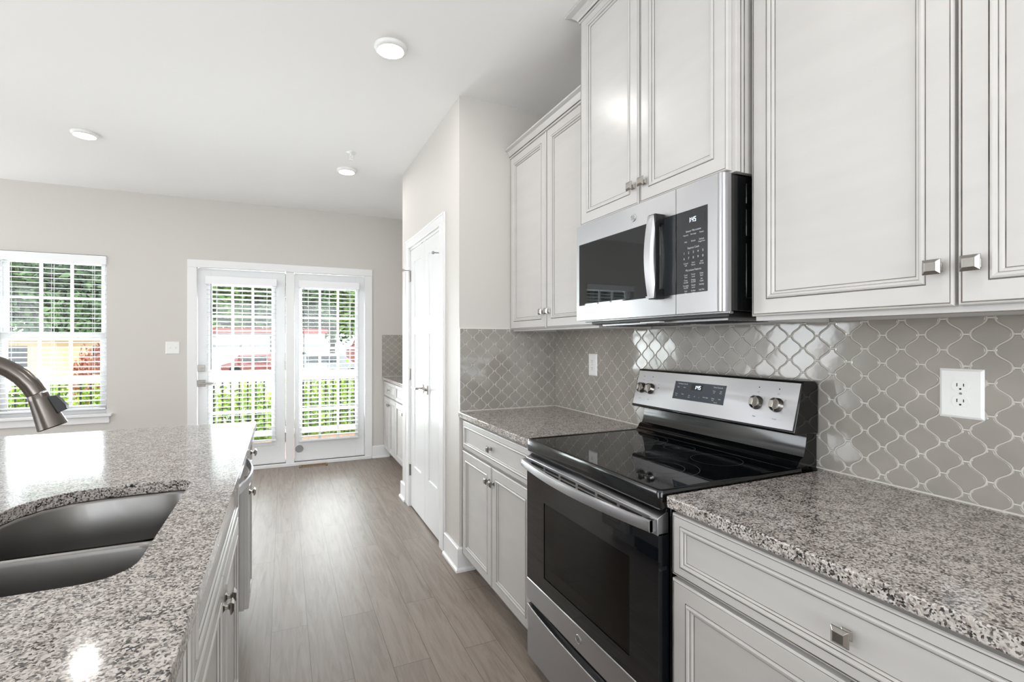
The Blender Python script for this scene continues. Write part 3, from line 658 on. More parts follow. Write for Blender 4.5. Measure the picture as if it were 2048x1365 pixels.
cu = Y1-1.171                                    # split between door and control panel (u)
dr = (0.019, Y1-1.258, 0.062, 0.317)             # window cut-out u0 u1 v0 v1
def steel_face(mb, F, u0, u1, v0, v1, holes, th):
    G = Fr(F.p(u0, v0), F.U, F.V, F.N); grid_face(mb, G, u1-u0, v1-v0, [(a-u0, b_-u0, c_-v0, d_-v0) for a, b_, c_, d_ in holes], th, steel)
m = MB(); steel_face(m, FM, 0, cu-0.001, 0, MH, [(dr[0], cu-0.001, dr[2], dr[3])], 0.03)
dro = part('door', m, root)
m = MB(); m.fbox(FM, dr[0], cu-0.001, dr[2], dr[3], -0.012, -0.0005, panelglass); part('window', m, dro, 0.002, label='dark glass door window')
m = MB(); m.panel(Fr(FM.p(dr[0], dr[2], -0.0004), FM.U, FM.V, FM.N), dr[1]-dr[0]+0.02, dr[3]-dr[2], [(0, 0.0002, blackglass), (0.006, 0.0006, blackglass)], blackglass); part('window_glass', m, dro)
m = MB(); steel_face(m, FM, cu+0.001, MWW-0.022, 0, MH, [(cu+0.001, Y1-1.046, dr[2], dr[3])], 0.03)
pf = part('control_panel', m, root)
m = MB(); prof = [(MWW-0.022, 0.0), (MWW-0.010, -0.001), (MWW-0.004, -0.005), (MWW-0.001, -0.012), (MWW, -0.022), (MWW, -0.032), (MWW-0.022, -0.032)]
m.loft([[FM.p(u, v, d) for u, d in prof] for v in (0, MH)], steel); part('rounded_edge', m, pf, 0, True)
m = MB(); m.fbox(FM, cu+0.001, Y1-1.046, dr[2], dr[3], -0.012, -0.0003, panelglass); key = part('keypad', m, pf, 0.001, label='dark keypad panel')
m = MB(); ku0, ku1 = Y1-1.148, Y1-1.052; kc = (ku0+ku1)/2
KW = ku1-ku0; col = [ku0+KW*0.19, kc, ku1-KW*0.17]; z = lambda zz: zz-1.400; S = 0.0066
m.text('Sensor Microwave', FM, kc, z(1.652), 0.0088, letter, sx=0.9)
for i, t in enumerate(('Popcorn', 'Beverage', 'Potato')): m.text(t, FM, col[i], z(1.641), S, letter, sx=0.9)
for i, t in enumerate(('Melt', 'Reheat', 'Defrost')): m.text(t, FM, col[i], z(1.620), S, letter, sx=0.9)
m.text('Weight/Time', FM, col[2], z(1.613), S*0.9, letter, sx=0.8)
m.text('Express Cook', FM, kc, z(1.600), 0.0088, letter, sx=0.9)
for i, t in enumerate('12345'): m.text(t, FM, ku0+KW*(0.12+0.19*i), z(1.5855), 0.010, letter)
for i, t in enumerate('67890'): m.text(t, FM, ku0+KW*(0.12+0.19*i), z(1.5690), 0.010, letter)
for i, (a, b_) in enumerate((('Cancel', 'Off'), ('Start', 'Pause'), ('Add', '30 Sec'))): m.text(a, FM, col[i], z(1.554), S, letter); m.text(b_, FM, col[i], z(1.547), S, letter)
m.text('Microwave Features', FM, kc, z(1.532), 0.0088, letter, sx=0.85)
rows = [(('Cook', 'Time'), ('Power', 'Level'), ('Delay', 'Start')), (('Timer', 'On/Off'), ('Display', 'On/Off'), ('Set', 'Clock')), (('Turntable', 'On/Off'), ('Sound', 'Level'), ('Settings', '')), (('Vent', 'Fan'), ('Surface', 'Light'), ('Add Min', ''))]
for j, rw in enumerate(rows):
    for i, (a, b_) in enumerate(rw):
        m.text(a, FM, col[i], z(1.518-j*0.0165), S, letter, sx=0.9)
        if b_: m.text(b_, FM, col[i], z(1.5112-j*0.0165), S, letter, sx=0.9)
part('lettering', m, key)
m = MB(); m.fbox(FM, ku0+0.004, ku1-0.004, z(1.670), z(1.700), -0.0003, 0.0003, panelglass); dsp = part('display', m, key)
SEG = {'0': 'abcdef', '1': 'bc', '2': 'abged', '3': 'abgcd', '4': 'fgbc', '5': 'afgcd'}
def digits(m, txt, F, u, v, h_, d=0.0008, mt=led):
    w_ = h_*0.5; t = h_*0.11
    for ch in txt:
        if ch == ':':
            for q in (0.3, 0.7): m.fbox(F, u, u+t, v+h_*q-t/2, v+h_*q+t/2, d, d+0.0003, mt)
            u += t*2; continue
        R = {'a': (0, w_, h_-t, h_), 'g': (0, w_, h_/2-t/2, h_/2+t/2), 'd': (0, w_, 0, t), 'f': (0, t, h_/2, h_), 'b': (w_-t, w_, h_/2, h_), 'e': (0, t, 0, h_/2), 'c': (w_-t, w_, 0, h_/2)}
        for s_ in SEG[ch]:
            a = R[s_]; o_ = h_*0.02
            sl = 0.08; P_ = [(a[0]+o_, a[2]+o_), (a[1]-o_, a[2]+o_), (a[1]-o_, a[3]-o_), (a[0]+o_, a[3]-o_)]
            m.prism([(u+x_+sl*y_, v+y_) for x_, y_ in P_], F, d, d+0.0003, mt)
        u += w_+t*1.6
m = MB(); digits(m, '1:45', FM, kc-0.020, z(1.678), 0.0145); part('clock_digits', m, dsp, label='glowing clock digits')
# badge with monogram
def badge(F, u, v, r_, parent):
    m = MB(); O = F.p(u, v, 0); m.turn([(r_*0.98, 0), (r_, 0.0018), (r_*0.94, 0.003), (r_*0.88, 0.003), (r_*0.86, 0.0024), (0, 0.0024)], O, F.N, steel, 36); o = part('round_badge', m, parent, 0, True)
    m = MB(); m.text('GE', F, u, v-0.0002, r_*1.0, greyletter, d=0.0027, sx=0.8)
    for k in range(4):
        a = PI/4+k*PI/2; path = [F.p(u+r_*0.66*math.cos(a+t), v+r_*0.66*math.sin(a+t), 0.0028) for t in (-0.5, -0.25, 0, 0.25, 0.5)]; m.tube(path, 0.0005, greyletter, 6)
    part('monogram', m, o)
badge(FM, Y1-1.374, 0.353, 0.0135, dro)
# handle: steel front strip, black bracket behind
m = MB(); uh0, uh1 = Y1-1.262, Y1-1.226; rg = []
for i in range(13):
    t = i/12; zz = 0.055+0.272*t; d = 0.030+0.016*math.sin(PI*t); rg.append([FM.p(uh0, zz, d-0.010), FM.p(uh0, zz, d+0.004), FM.p(uh0+0.004, zz, d+0.008), FM.p(uh1-0.006, zz, d+0.006), FM.p(uh1, zz, d-0.002), FM.p(uh1, zz, d-0.010)])
m.loft(rg, steel); ho = part('handle', m, dro, 0, True, label='bowed stainless handle')
m = MB()
for z0_, z1_ in ((0.052, 0.084), (0.298, 0.330)): m.fbox(FM, uh0+0.004, uh1+0.002, z0_, z1_, -0.0005, 0.036, blackplastic)
m.fbox(FM, uh1-0.008, uh1+0.002, 0.082, 0.300, 0.018, 0.036, blackplastic)
part('handle_bracket', m, ho, 0.002)

# ------------------------------------------------------------------ range
Y0, Y1 = 0.987, 1.738; RW = Y1-Y0; RX = 0.903
root = thing('electric_range', 'stainless steel and black glass electric range between the base cabinets', 'stove', (1.2, (Y0+Y1)/2, 0))
m = MB(); m.box(0.945, 1.53, Y0+0.001, Y0+0.02, 0.04, 0.90, blackenamel); m.box(0.945, 1.53, Y1-0.02, Y1-0.001, 0.04, 0.90, blackenamel); m.box(1.51, 1.53, Y0, Y1, 0.04, 0.90, blackenamel)
m.box(0.945, 1.53, Y0+0.02, Y1-0.02, 0.04, 0.09, blackenamel); m.box(0.93, 0.947, Y0+0.003, Y1-0.003, 0.845, 0.872, blackenamel)
part('body', m, root, 0.002)
for (x_, y_) in ((0.98, Y0+0.05), (0.98, Y1-0.05), (1.48, Y0+0.05), (1.48, Y1-0.05)):
    m = MB(); m.cyl((x_, y_, 0), (x_, y_, 0.045), 0.016, 0.012, blackplastic, 12); part('leg', m, root)
# cooktop: enamel frame with rolled edge + glass
def rrect(x0, x1, y0, y1, r_, n_=6):
    P_ = []
    for cx_, cy_, a0 in ((x1-r_, y1-r_, 0), (x0+r_, y1-r_, PI/2), (x0+r_, y0+r_, PI), (x1-r_, y0+r_, 3*PI/2)):
        for i in range(n_+1): t = a0+PI/2*i/n_; P_.append((cx_+r_*math.cos(t), cy_+r_*math.sin(t)))
    return P_
def rr_loft(m, specs, mt, cap0=True, cap1=True):
    m.loft([[(a, b_, z_) for a, b_ in rrect(*s_)] for s_, z_ in specs], mt, cap0, cap1)
x0, x1 = RX, 1.475; e = 0.003
m = MB(); rr_loft(m, [((x0+0.006, x1, Y0+0.0005, Y1-0.0005, 0.010), 0.868), ((x0, x1, Y0-e, Y1+e, 0.014), 0.874), ((x0, x1, Y0-e, Y1+e, 0.014), 0.912), ((x0+0.003, x1, Y0-e+0.003, Y1+e-0.003, 0.013), 0.9195), ((x0+0.008, x1-0.002, Y0+0.006, Y1-0.006, 0.012), 0.9215), ((x0+0.016, x1-0.008, Y0+0.014, Y1-0.014, 0.010), 0.9185), ((x0+0.018, x1-0.010, Y0+0.016, Y1-0.016, 0.010), 0.9165)], blackenamel)
ck = part('cooktop', m, root, 0, True)
m = MB(); rr_loft(m, [((x0+0.0175, x1-0.03, Y0+0.0155, Y1-0.0155, 0.010), 0.9150), ((x0+0.0175, x1-0.03, Y0+0.0155, Y1-0.0155, 0.010), 0.9180)], blackglass); gl_ = part('glass_top', m, ck, label='black ceramic glass')
def ringm(m, x_, y_, r_, t=0.0011, mt=greyletter, z_=0.9181):
    n_ = 72; m.add([(x_+q*math.cos(2*PI*i/n_), y_+q*math.sin(2*PI*i/n_), z_+0.0002) for q in (r_-t/2, r_+t/2) for i in range(n_)], [(i, (i+1) % n_, n_+(i+1) % n_, n_+i) for i in range(n_)], mt)
for x_, y_, rs in ((1.085, 1.185, (0.118, 0.075)), (1.085, 1.560, (0.090,)), (1.325, 1.180, (0.080,)), (1.325, 1.555, (0.105, 0.070)), (1.345, 1.365, (0.055,))):
    m = MB(); [ringm(m, x_, y_, q) for q in rs]; part('burner_ring', m, ck)
# oven door
FD = FX(RX, Y1-0.002, 0); DW = RW-0.004; 
m = MB(); wu0, wu1, wv0, wv1 = Y1-1.602, Y1-1.108, 0.415, 0.700
GD = Fr(FD.p(0, 0.362, 0), FD.U, FD.V, FD.N)
grid_face(m, GD, DW, 0.805-0.362, [(wu0, wu1, wv0-0.362, wv1-0.362)], 0.035, blackglass, back=False)
od = part('oven_door', m, root)
m = MB(); m.fbox(FD, wu0-0.002, wu1+0.002, wv0-0.002, wv1+0.002, -0.006, -0.002, oven_pane); part('window', m, od, label='tinted oven window')
m = MB(); 
cav = grid = None
FC = FD
m.fbox(FC, wu0-0.03, wu1+0.03, wv0-0.05, wv1+0.05, -0.50, -0.49, oven_grey); m.fbox(FC, wu0-0.03, wu0-0.02, wv0-0.05, wv1+0.05, -0.49, -0.037, oven_grey); m.fbox(FC, wu1+0.02, wu1+0.03, wv0-0.05, wv1+0.05, -0.49, -0.037, oven_grey)
m.fbox(FC, wu0-0.03, wu1+0.03, wv0-0.06, wv0-0.05, -0.49, -0.037, oven_grey); m.fbox(FC, wu0-0.03, wu1+0.03, wv1+0.05, wv1+0.06, -0.49, -0.037, oven_grey)
part('oven_cavity', m, root)
for zz in (0.535, 0.640):
    m = MB()
    for d in (-0.045, -0.47): m.tube([FC.p(wu0-0.018, zz, d), FC.p(wu1+0.018, zz, d)], 0.0034, wire, 8)
    for i in range(26): u = wu0-0.01+(wu1-wu0+0.02)*i/25; m.tube([FC.p(u, zz+0.002, -0.052), FC.p(u, zz+0.002, -0.47)], 0.0014, wire, 6)
    part('oven_rack', m, root)
m = MB(); m.fbox(FD, 0, DW, 0.276, 0.3615, -0.035, 0.002, steel); st_ = part('steel_band', m, od, 0.003, label='stainless lower band')
badge(Fr(FD.p(0, 0, 0.002), FD.U, FD.V, FD.N), Y1-0.002-1.362, 0.3185, 0.0145, st_)
# steel top rail with vent slots, sloping back
m = MB(); ps = [(0.000, 0.800), (0.004, 0.803), (0.004, 0.846), (-0.028, 0.862), (-0.034, 0.858), (-0.034, 0.800)]   # (d, v)
m.loft([[FD.p(u, v, d) for d, v in ps] for u in (0, DW)], steel)
rail = part('top_rail', m, od, 0.001, label='stainless slotted top rail')
m = MB(); n_ = 6
for i in range(n_):
    u0 = 0.045+i*(DW-0.09)/n_; u1 = u0+(DW-0.09)/n_-0.014
    for v0, v1 in ((0.818, 0.8235), (0.829, 0.8365)): m.fbox(FD, u0, u1, v0, v1, 0.0035, 0.0046, dark)
part('vent_slots', m, rail)
m = MB(); rg = []; 
for i in range(25):
    t = i/24; u = 0.004+(DW-0.008)*t; bow = 0.022+0.034*math.sin(PI*t)**0.9; vc = 0.828; hh = 0.0165
    rg.append([FD.p(u, vc-hh, bow), FD.p(u, vc-hh+0.003, bow+0.006), FD.p(u, vc, bow+0.0085), FD.p(u, vc+hh-0.003, bow+0.006), FD.p(u, vc+hh, bow), FD.p(u, vc+hh-0.002, bow-0.006), FD.p(u, vc-hh+0.002, bow-0.006)])
m.loft(rg, steel)
for u in (0.004, DW-0.026): m.fbox(FD, u, u+0.022, 0.8125, 0.8435, 0.003, 0.026, steel)
part('handle', m, od, 0, True, label='wide bowed stainless handle')
# storage drawer with scooped top
m = MB(); n_ = 28; top = []; zt = lambda t: 0.256-0.022*min(1, max(0, (math.sin(PI*t)-0.0)))**0.55
pts_f = []; 
for i in range(n_+1):
    t = i/n_; top.append((DW*t, zt(t)))
poly = [(DW, 0.048), (0, 0.048)]+top
poly = poly[::-1]
m.loft([[FD.p(u, v, d) for u, v in poly] for d in (-0.03, -0.0005)], steel); part('storage_drawer', m, root, 0.0025)
m = MB(); m.fbox(FD, 0.004, DW-0.004, 0.20, 0.280, -0.037, -0.0305, blackenamel); part('drawer_recess', m, root)
# back guard
def back_prof(y):
    return [(1.440, 0.9190), (1.452, 0.921), (1.462, 0.930), (1.470, 0.944), (1.478, 0.948), (1.486, 0.952), (1.494, 0.975), (1.500, 1.010), (1.500, 1.022), (1.548, 1.022), (1.548, 0.90), (1.44, 0.90)]
m = MB(); m.ext([(x_, z_) for x_, z_ in back_prof(0)], Y0+0.006, Y1-0.006, blackenamel); bgp = part('backguard', m, root, 0, True)
pb = Vector((1.436, 0, 1.034)); pt_ = Vector((1.478, 0, 1.184)); sl = (pt_-pb).normalized(); PH = (pt_-pb).length
FP = Fr((1.436, Y1-0.002, 1.034), (0, -1, 0), tuple(sl), (-sl.z, 0, sl.x))
m = MB(); m.ext([(1.440, 1.024), (1.432, 1.030), (1.4335, 1.034), (1.4755, 1.186), (1.482, 1.190), (1.535, 1.188), (1.548, 1.178), (1.548, 1.022)], Y0, Y1, blackenamel)
hs = part('control_housing', m, bgp, 0.003)
m = MB(); g = 0.003
hole = (Y1-0.002-1.506, Y1-0.002-1.259, 0.050, 0.122)
G2 = Fr(FP.p(g, g, 0.0035), FP.U, FP.V, FP.N); grid_face(m, G2, DW-2*g, PH-2*g, [(hole[0]-g, hole[1]-g, hole[2]-g, hole[3]-g)], 0.005, steel)
sp = part('steel_fascia', m, bgp, label='stainless control fascia')
m = MB(); hp = [(a, b_) for a, b_ in rrect(hole[0]+0.0, hole[1]-0.0, hole[2], hole[3], 0.010)]
m.loft([[FP.p(a, b_, 0.001) for a, b_ in hp], [FP.p(a, b_, 0.0036) for a, b_ in hp]], bluepanel); kp = part('display_panel', m, bgp, label='slate keypad and clock')
L_ = lambda t, u, v, s_=0.0062: part('lettering', MB().text(t, FP, hole[0]+u*(hole[1]-hole[0]), hole[2]+v*(hole[3]-hole[2]), s_, letter, d=0.0039, sx=0.9), kp)
L_('Cooking Controls', 0.17, 0.88, 0.0075); L_('Oven Controls', 0.86, 0.86, 0.0075)
L_('Bake', 0.09, 0.68); L_('Broil', 0.22, 0.68); L_('Oven', 0.80, 0.66); L_('Off', 0.80, 0.57, 0.005); L_('Self', 0.92, 0.66); L_('Clean', 0.92, 0.57, 0.005)
L_('Cook', 0.07, 0.30); L_('Time', 0.07, 0.20, 0.005); L_('Timer', 0.20, 0.30); L_('Set', 0.34, 0.27); L_('Clock', 0.34, 0.17, 0.005); L_('+', 0.45, 0.24, 0.011); L_('-', 0.54, 0.24, 0.011)
L_('Oven Light', 0.66, 0.27); L_('Delay', 0.80, 0.27); L_('Time', 0.80, 0.17, 0.005); L_('Start', 0.92, 0.27); L_('Hold 3 Sec', 0.86, 0.08, 0.004)
m = MB(); uc = hole[0]+0.47*(hole[1]-hole[0]); m.fbox(FP, uc-0.030, uc+0.026, hole[2]+0.042, hole[2]+0.066, 0.0035, 0.0040, blackglass); dp2 = part('display', m, kp)
m = MB(); digits(m, '1:45', FP, uc-0.014, hole[2]+0.0465, 0.0145, 0.0042); part('clock_digits', m, dp2, label='glowing clock digits')
for yy, t in ((1.693, 'Front'), (1.640, 'Rear'), (1.130, 'Rear'), (1.058, 'Front')):
    u = Y1-0.002-yy; m = MB()
    m.fbox(FP, u-0.008, u+0.008, 0.122, 0.136, 0.0036, 0.0038, steel)
    q = [(u+0.0022*math.cos(a), 0.129+0.0022*math.sin(a)) for a in [2*PI*i/10 for i in range(10)]]; m.prism(q, FP, 0.0036, 0.0040, dark)
    part('knob_marking', m, sp)
    for t_, du, v_, s_ in (('OFF', 0, 0.112, 0.0055), (t, 0, 0.030, 0.0065), ('Lo', -0.026, 0.094, 0.0045), ('Hi', 0.026, 0.094, 0.0045)): part('lettering', MB().text(t_, FP, u+du, v_, s_, greyletter, d=0.0039), sp)
m = MB(); u = Y1-0.002-1.595; m.text('Hot', FP, u, 0.098, 0.0055, greyletter, d=0.0039); m.prism([(u+0.0022*math.cos(a), 0.084+0.0022*math.sin(a)) for a in [2*PI*i/10 for i in range(10)]], FP, 0.0036, 0.0040, dark)
part('hot_light', m, sp)
for yy in (1.693, 1.640, 1.130, 1.058):
    u = Y1-0.002-yy; m = MB(); O = FP.p(u, 0.076, 0.0035)
    m.turn([(0.0235, 0), (0.0235, 0.003), (0.0215, 0.006), (0.0205, 0.014), (0.0185, 0.017), (0, 0.017)], O, FP.N, nickel, 36); kb = part('burner_knob', m, root, 0, True, label='round nickel burner knob')
    m = MB(); rg = []
    for vv, ww, dd in ((-0.021, 0.0050, 0.020), (-0.012, 0.0065, 0.031), (0.012, 0.0065, 0.031), (0.021, 0.0050, 0.020)):
        rg.append([FP.p(u-ww, 0.076+vv, 0.016), FP.p(u-ww*0.85, 0.076+vv, dd+0.002), FP.p(u+ww*0.85, 0.076+vv, dd+0.002), FP.p(u+ww, 0.076+vv, 0.016)])
    m.loft(rg, nickel); gr = part('grip', m, kb, 0.0012)
    m = MB(); m.fbox(FP, u-0.0011, u+0.0011, 0.088, 0.097, 0.0215+0.003, 0.0345, dark); 

# ------------------------------------------------------------------ island
IX = -0.126; IXL = -1.22; IY0, IY1 = -0.75, 2.69
def sink_outline():
    P_ = []
    def arc(cx_, cy_, r_, a0, a1, n_=8):
        for i in range(n_+1): t = math.radians(a0+(a1-a0)*i/n_); P_.append((cx_+r_*math.cos(t), cy_+r_*math.sin(t)))
    arc(-0.315, 1.075, 0.072, -90, 0); arc(-0.283, 1.605, 0.040, 0, 90)
    P_ += [(-0.38, 1.647), (-0.46, 1.642), (-0.52, 1.626), (-0.565, 1.592), (-0.596, 1.545), (-0.615, 1.48), (-0.628, 1.40), (-0.633, 1.32), (-0.632, 1.24), (-0.625, 1.16), (-0.61, 1.09), (-0.585, 1.045), (-0.545, 1.015), (-0.49, 1.004), (-0.40, 1.003)]
    return P_
SO = sink_outline()
bm = bmesh.new()
def loop(pts, z_):
    vs2 = [bm.verts.new((a, b_, z_)) for a, b_ in pts]; return [bm.edges.new((vs2[i], vs2[(i+1) % len(vs2)])) for i in range(len(vs2))]
outer = rrect(IXL, IX, IY0, IY1, 0.012, 3)
for z_ in (CT, CT-0.031):
    e_ = loop(outer, z_)+loop(SO, z_); bmesh.ops.triangle_fill(bm, use_beauty=True, use_dissolve=False, edges=e_)
bm.verts.ensure_lookup_table(); vv = list(bm.verts); half = len(vv)//2; no, ns = len(outer), len(SO)
for i in range(no): bm.faces.new((vv[i], vv[(i+1) % no], vv[half+(i+1) % no], vv[half+i]))
for i in range(ns): bm.faces.new((vv[no+i], vv[no+(i+1) % ns], vv[half+no+(i+1) % ns], vv[half+no+i]))
bmesh.ops.recalc_face_normals(bm, faces=bm.faces)
me = bpy.data.meshes.new('island_countertop'); org = Vector(((IXL+IX)/2, (IY0+IY1)/2, CT-0.031)); bmesh.ops.translate(bm, verts=bm.verts, vec=-org); bm.to_mesh(me); bm.free(); me.materials.append(granite)
o = bpy.data.objects.new('island_countertop', me); C.objects.link(o); o.location = org; WO[o] = org; finish(o, 0.0035, seg=2)
tag(o, 'long speckled granite island top with a sink cut-out', 'countertop')
# sink
root = thing('kitchen_sink', 'double-bowl undermount stainless sink in the island', 'sink', (-0.43, 1.32, 0.66))
YD = 1.262
def clip_half(poly, yv, keep_above):
    out = []
    for i in range(len(poly)):
        p, q = poly[i-1], poly[i]; ip = (p[1] >= yv) == keep_above; iq = (q[1] >= yv) == keep_above
        if ip != iq: t = (yv-p[1])/(q[1]-p[1]); out.append((p[0]+t*(q[0]-p[0]), yv))
        if iq: out.append(q)
    return out
def resample(poly, n_):
    L = [0]
    for i in range(len(poly)): a, b_ = poly[i], poly[(i+1) % len(poly)]; L.append(L[-1]+math.hypot(b_[0]-a[0], b_[1]-a[1]))
    out = []; 
    for k in range(n_):
        s_ = L[-1]*k/n_; i = max(j for j in range(len(poly)) if L[j] <= s_+1e-9); a, b_ = poly[i], poly[(i+1) % len(poly)]; t = (s_-L[i])/max(1e-9, L[i+1]-L[i]); out.append((a[0]+t*(b_[0]-a[0]), a[1]+t*(b_[1]-a[1])))
    return out
def smooth_poly(poly, it):
    for _ in range(it): poly = [((poly[i-1][0]+2*poly[i][0]+poly[(i+1) % len(poly)][0])/4, (poly[i-1][1]+2*poly[i][1]+poly[(i+1) % len(poly)][1])/4) for i in range(len(poly))]
    return poly
for nm, above, yv in (('far_bowl', True, YD+0.010), ('near_bowl', False, YD-0.010)):
    pl = smooth_poly(resample(clip_half(SO, yv, above), 96), 10); cx_ = sum(p[0] for p in pl)/96; cy_ = sum(p[1] for p in pl)/96
    wx = (max(p[0] for p in pl)-min(p[0] for p in pl))/2; wy = (max(p[1] for p in pl)-min(p[1] for p in pl))/2
    m = MB(); rg = []
    for off_, z_ in ((-0.006, CT-0.0315), (-0.003, CT-0.034), (0.000, CT-0.040), (0.004, 0.78), (0.009, 0.715), (0.016, 0.698), (0.030, 0.687), (0.055, 0.682), (0.10, 0.679)):
        rg.append([(cx_+(p[0]-cx_)*(1-off_/wx), cy_+(p[1]-cy_)*(1-off_/wy), z_) for p in pl])
    m.loft(rg, sink_steel, cap0=False)
    bo = part('bowl', m, root, 0, True)
    m = MB(); m.turn([(0.0, 0), (0.025, 0.001), (0.042, 0.003), (0.044, 0.005), (0.040, 0.005), (0.030, 0.002), (0, 0.0015)], (cx_, cy_, 0.6785), (0, 0, 1), steel, 28); part('drain', m, bo, 0, True)
m = MB(); prof = [(YD-0.0125, 0.75), (YD-0.0125, 0.868), (YD-0.009, 0.876), (YD, 0.8785), (YD+0.009, 0.876), (YD+0.0125, 0.868), (YD+0.0125, 0.75)]
m.loft([[(x_, a, b_) for a, b_ in prof] for x_ in (-0.637, -0.238)], sink_steel); part('divider', m, root, 0, True)
# faucet
root = thing('kitchen_faucet', 'brushed nickel pull-down gooseneck faucet over the sink', 'faucet', (-0.742, 1.35, CT))
m = MB(); m.turn([(0.030, 0), (0.030, 0.006), (0.024, 0.012), (0.020, 0.05), (0.019, 0.10)], (-0.742, 1.35, CT), (0, 0, 1), darknick, 28); part('base', m, root, 0, True)
path = [(-0.742, 1.35, CT+0.09), (-0.742, 1.35, 1.08), (-0.742, 1.35, 1.14)]; cx_, cz_, R_ = -0.610, 1.146, 0.132
for i in range(1, 17): a = PI-(PI-math.radians(24))*i/16; path.append((cx_+R_*math.cos(a), 1.35, cz_+R_*math.sin(a)))
rad = [0.0150]*3+[0.0150+0.0030*(i/16)**1.5 for i in range(1, 17)]
m = MB(); m.tube(path, rad, darknick, 24); part('gooseneck', m, root, 0, True)
e0 = Vector(path[-1]); d_ = (Vector(path[-1])-Vector(path[-2])).normalized(); d_ = Vector((math.sin(math.radians(20)), 0, -math.cos(math.radians(20))))
m = MB(); m.turn([(0.0175, 0), (0.0182, 0.0012), (0.0190, 0.012), (0.0225, 0.045), (0.0262, 0.072), (0.0268, 0.0755), (0.0245, 0.0775), (0.022, 0.0745)], e0+d_*0.001, d_, darknick, 36); hd_ = part('spray_head', m, root, 0, True)
sd = Vector((d_.z*-1, 0, d_.x)).normalized()
m = MB(); rg = []
for t, hgt in ((0.012, 0.0), (0.014, 0.010), (0.028, 0.0135), (0.040, 0.0165), (0.050, 0.0150), (0.052, 0.0)):
    c_ = e0+d_*t+sd*(0.0185+t*0.10); rg.append([c_+Vector((0, s_*0.008, 0))+sd*q for s_, q in ((-1, -0.004), (1, -0.004), (1, hgt), (-1, hgt))])
m.loft(rg, blackplastic); part('spray_button', m, hd_, 0.001, label='black spray button')
m = MB(); m.cyl((-0.742, 1.37, CT+0.07), (-0.742, 1.395, CT+0.07), 0.013, 0.012, darknick, 20); m.tube([(-0.742, 1.39, CT+0.072), (-0.742, 1.41, CT+0.10), (-0.742, 1.425, CT+0.17)], [0.007, 0.006, 0.005], darknick, 12); part('lever', m, root, 0, True)

XI = -0.146
isl = 'island base cabinets'
base_cab('island sink cabinet with two doors under a false drawer front', XI, 0.985, 1.915, sgn=-1, me=KXP, xw=-0.72, name='sink_base_cabinet', group=isl, drawer_knob=False, false_front=True)
base_cab('island base cabinet nearest the camera, before the sink cabinet', XI, 0.10, 0.980, sgn=-1, me=KXP, xw=-0.72, group=isl)
base_cab('island base cabinet behind the camera end of the island', XI, -0.70, 0.096, sgn=-1, me=KXP, xw=-0.72, group=isl)
root = thing('base_cabinet', 'narrow island end cabinet beyond the dishwasher', 'cabinet', (-0.43, 2.56, 0), isl)
y0, y1 = 2.435, 2.675; base_body(root, XI, y0, y1, -0.72, -1)
F = FXP(XI, y0+0.004, 0.706); wd = y1-y0-0.008
cab_door(root, F, wd, 0.16, (wd/2, 0.08), [(a*0.8, b_, c_) for a, b_, c_ in DRWP], 'drawer_front', KXP)
cab_door(root, FXP(XI, y0+0.004, 0.104), wd, 0.592, (0.03, 0.52), DOORP, 'door', KXP)
m = MB(); m.box(-1.02, -0.721, IY0+0.06, 2.675, 0.0, 0.88, cab); o = part('island_back_panel', m, None, 0.001); tag(o, 'off-white panelled back of the island on the dining side', 'panel')
# dishwasher
root = thing('dishwasher', 'stainless dishwasher with a bowed handle built into the island', 'dishwasher', (-0.43, 2.175, 0))
m = MB(); m.box(-0.71, -0.215, 1.925, 2.428, 0.02, 0.872, blackplastic); part('body', m, root, 0.002)
FW = FXP(-0.183, 1.926, 0.11); m = MB(); m.fbox(FW, 0, 0.502, 0, 0.765, -0.03, 0, steel); dw = part('door', m, root, 0.004)
m = MB(); m.fbox(FW, 0.0, 0.502, 0.735, 0.766, -0.028, 0.0015, blackglass); part('control_strip', m, dw, 0.001)
m = MB(); rg = []
for i in range(21):
    t = i/20; u = 0.012+0.478*t; bow = 0.030+0.032*math.sin(PI*t); vc = 0.668; hh = 0.015
    rg.append([FW.p(u, vc-hh, bow), FW.p(u, vc-hh+0.002, bow+0.006), FW.p(u, vc+hh-0.002, bow+0.006), FW.p(u, vc+hh, bow), FW.p(u, vc+hh-0.002, bow-0.005), FW.p(u, vc-hh+0.002, bow-0.005)])
m.loft(rg, steel)
for u in (0.012, 0.47): m.fbox(FW, u, u+0.020, 0.654, 0.682, 0, 0.034, steel)
part('handle', m, dw, 0, True, label='bowed stainless handle')
m = MB(); m.box(-0.245, -0.235, 1.93, 2.425, 0.0, 0.105, blackplastic); part('toe_kick', m, root)

# ------------------------------------------------------------------ nook beyond the pantry
base_cab('white base cabinet in the nook next to the french doors', 1.040, 4.905, 5.508, xw=XR-0.015, group='nook cabinets')
base_cab('white base cabinet in the nook just past the pantry wall', 1.040, 4.060, 4.900, xw=XR-0.015, group='nook cabinets')
o = worktop('granite_countertop', 'pale granite countertop in the nook beyond the pantry door', 1.017, XR-0.001, 4.056, YF-0.001)
backsplash('tile_backsplash', 'grey lantern tile panel on the far wall of the nook', FY(1.017, YF-0.0015, CT), XR-0.008-1.017, 0.474, D=0.0455, u_off=0.02, v_off=0.02)
FN = FX(1.5575, YF-0.0075, CT)
backsplash('tile_backsplash', 'grey lantern tile strip on the side wall of the nook, hidden behind the pantry', FN, YF-0.008-YP-0.002, 0.462, u_off=0.01, v_off=0.02)

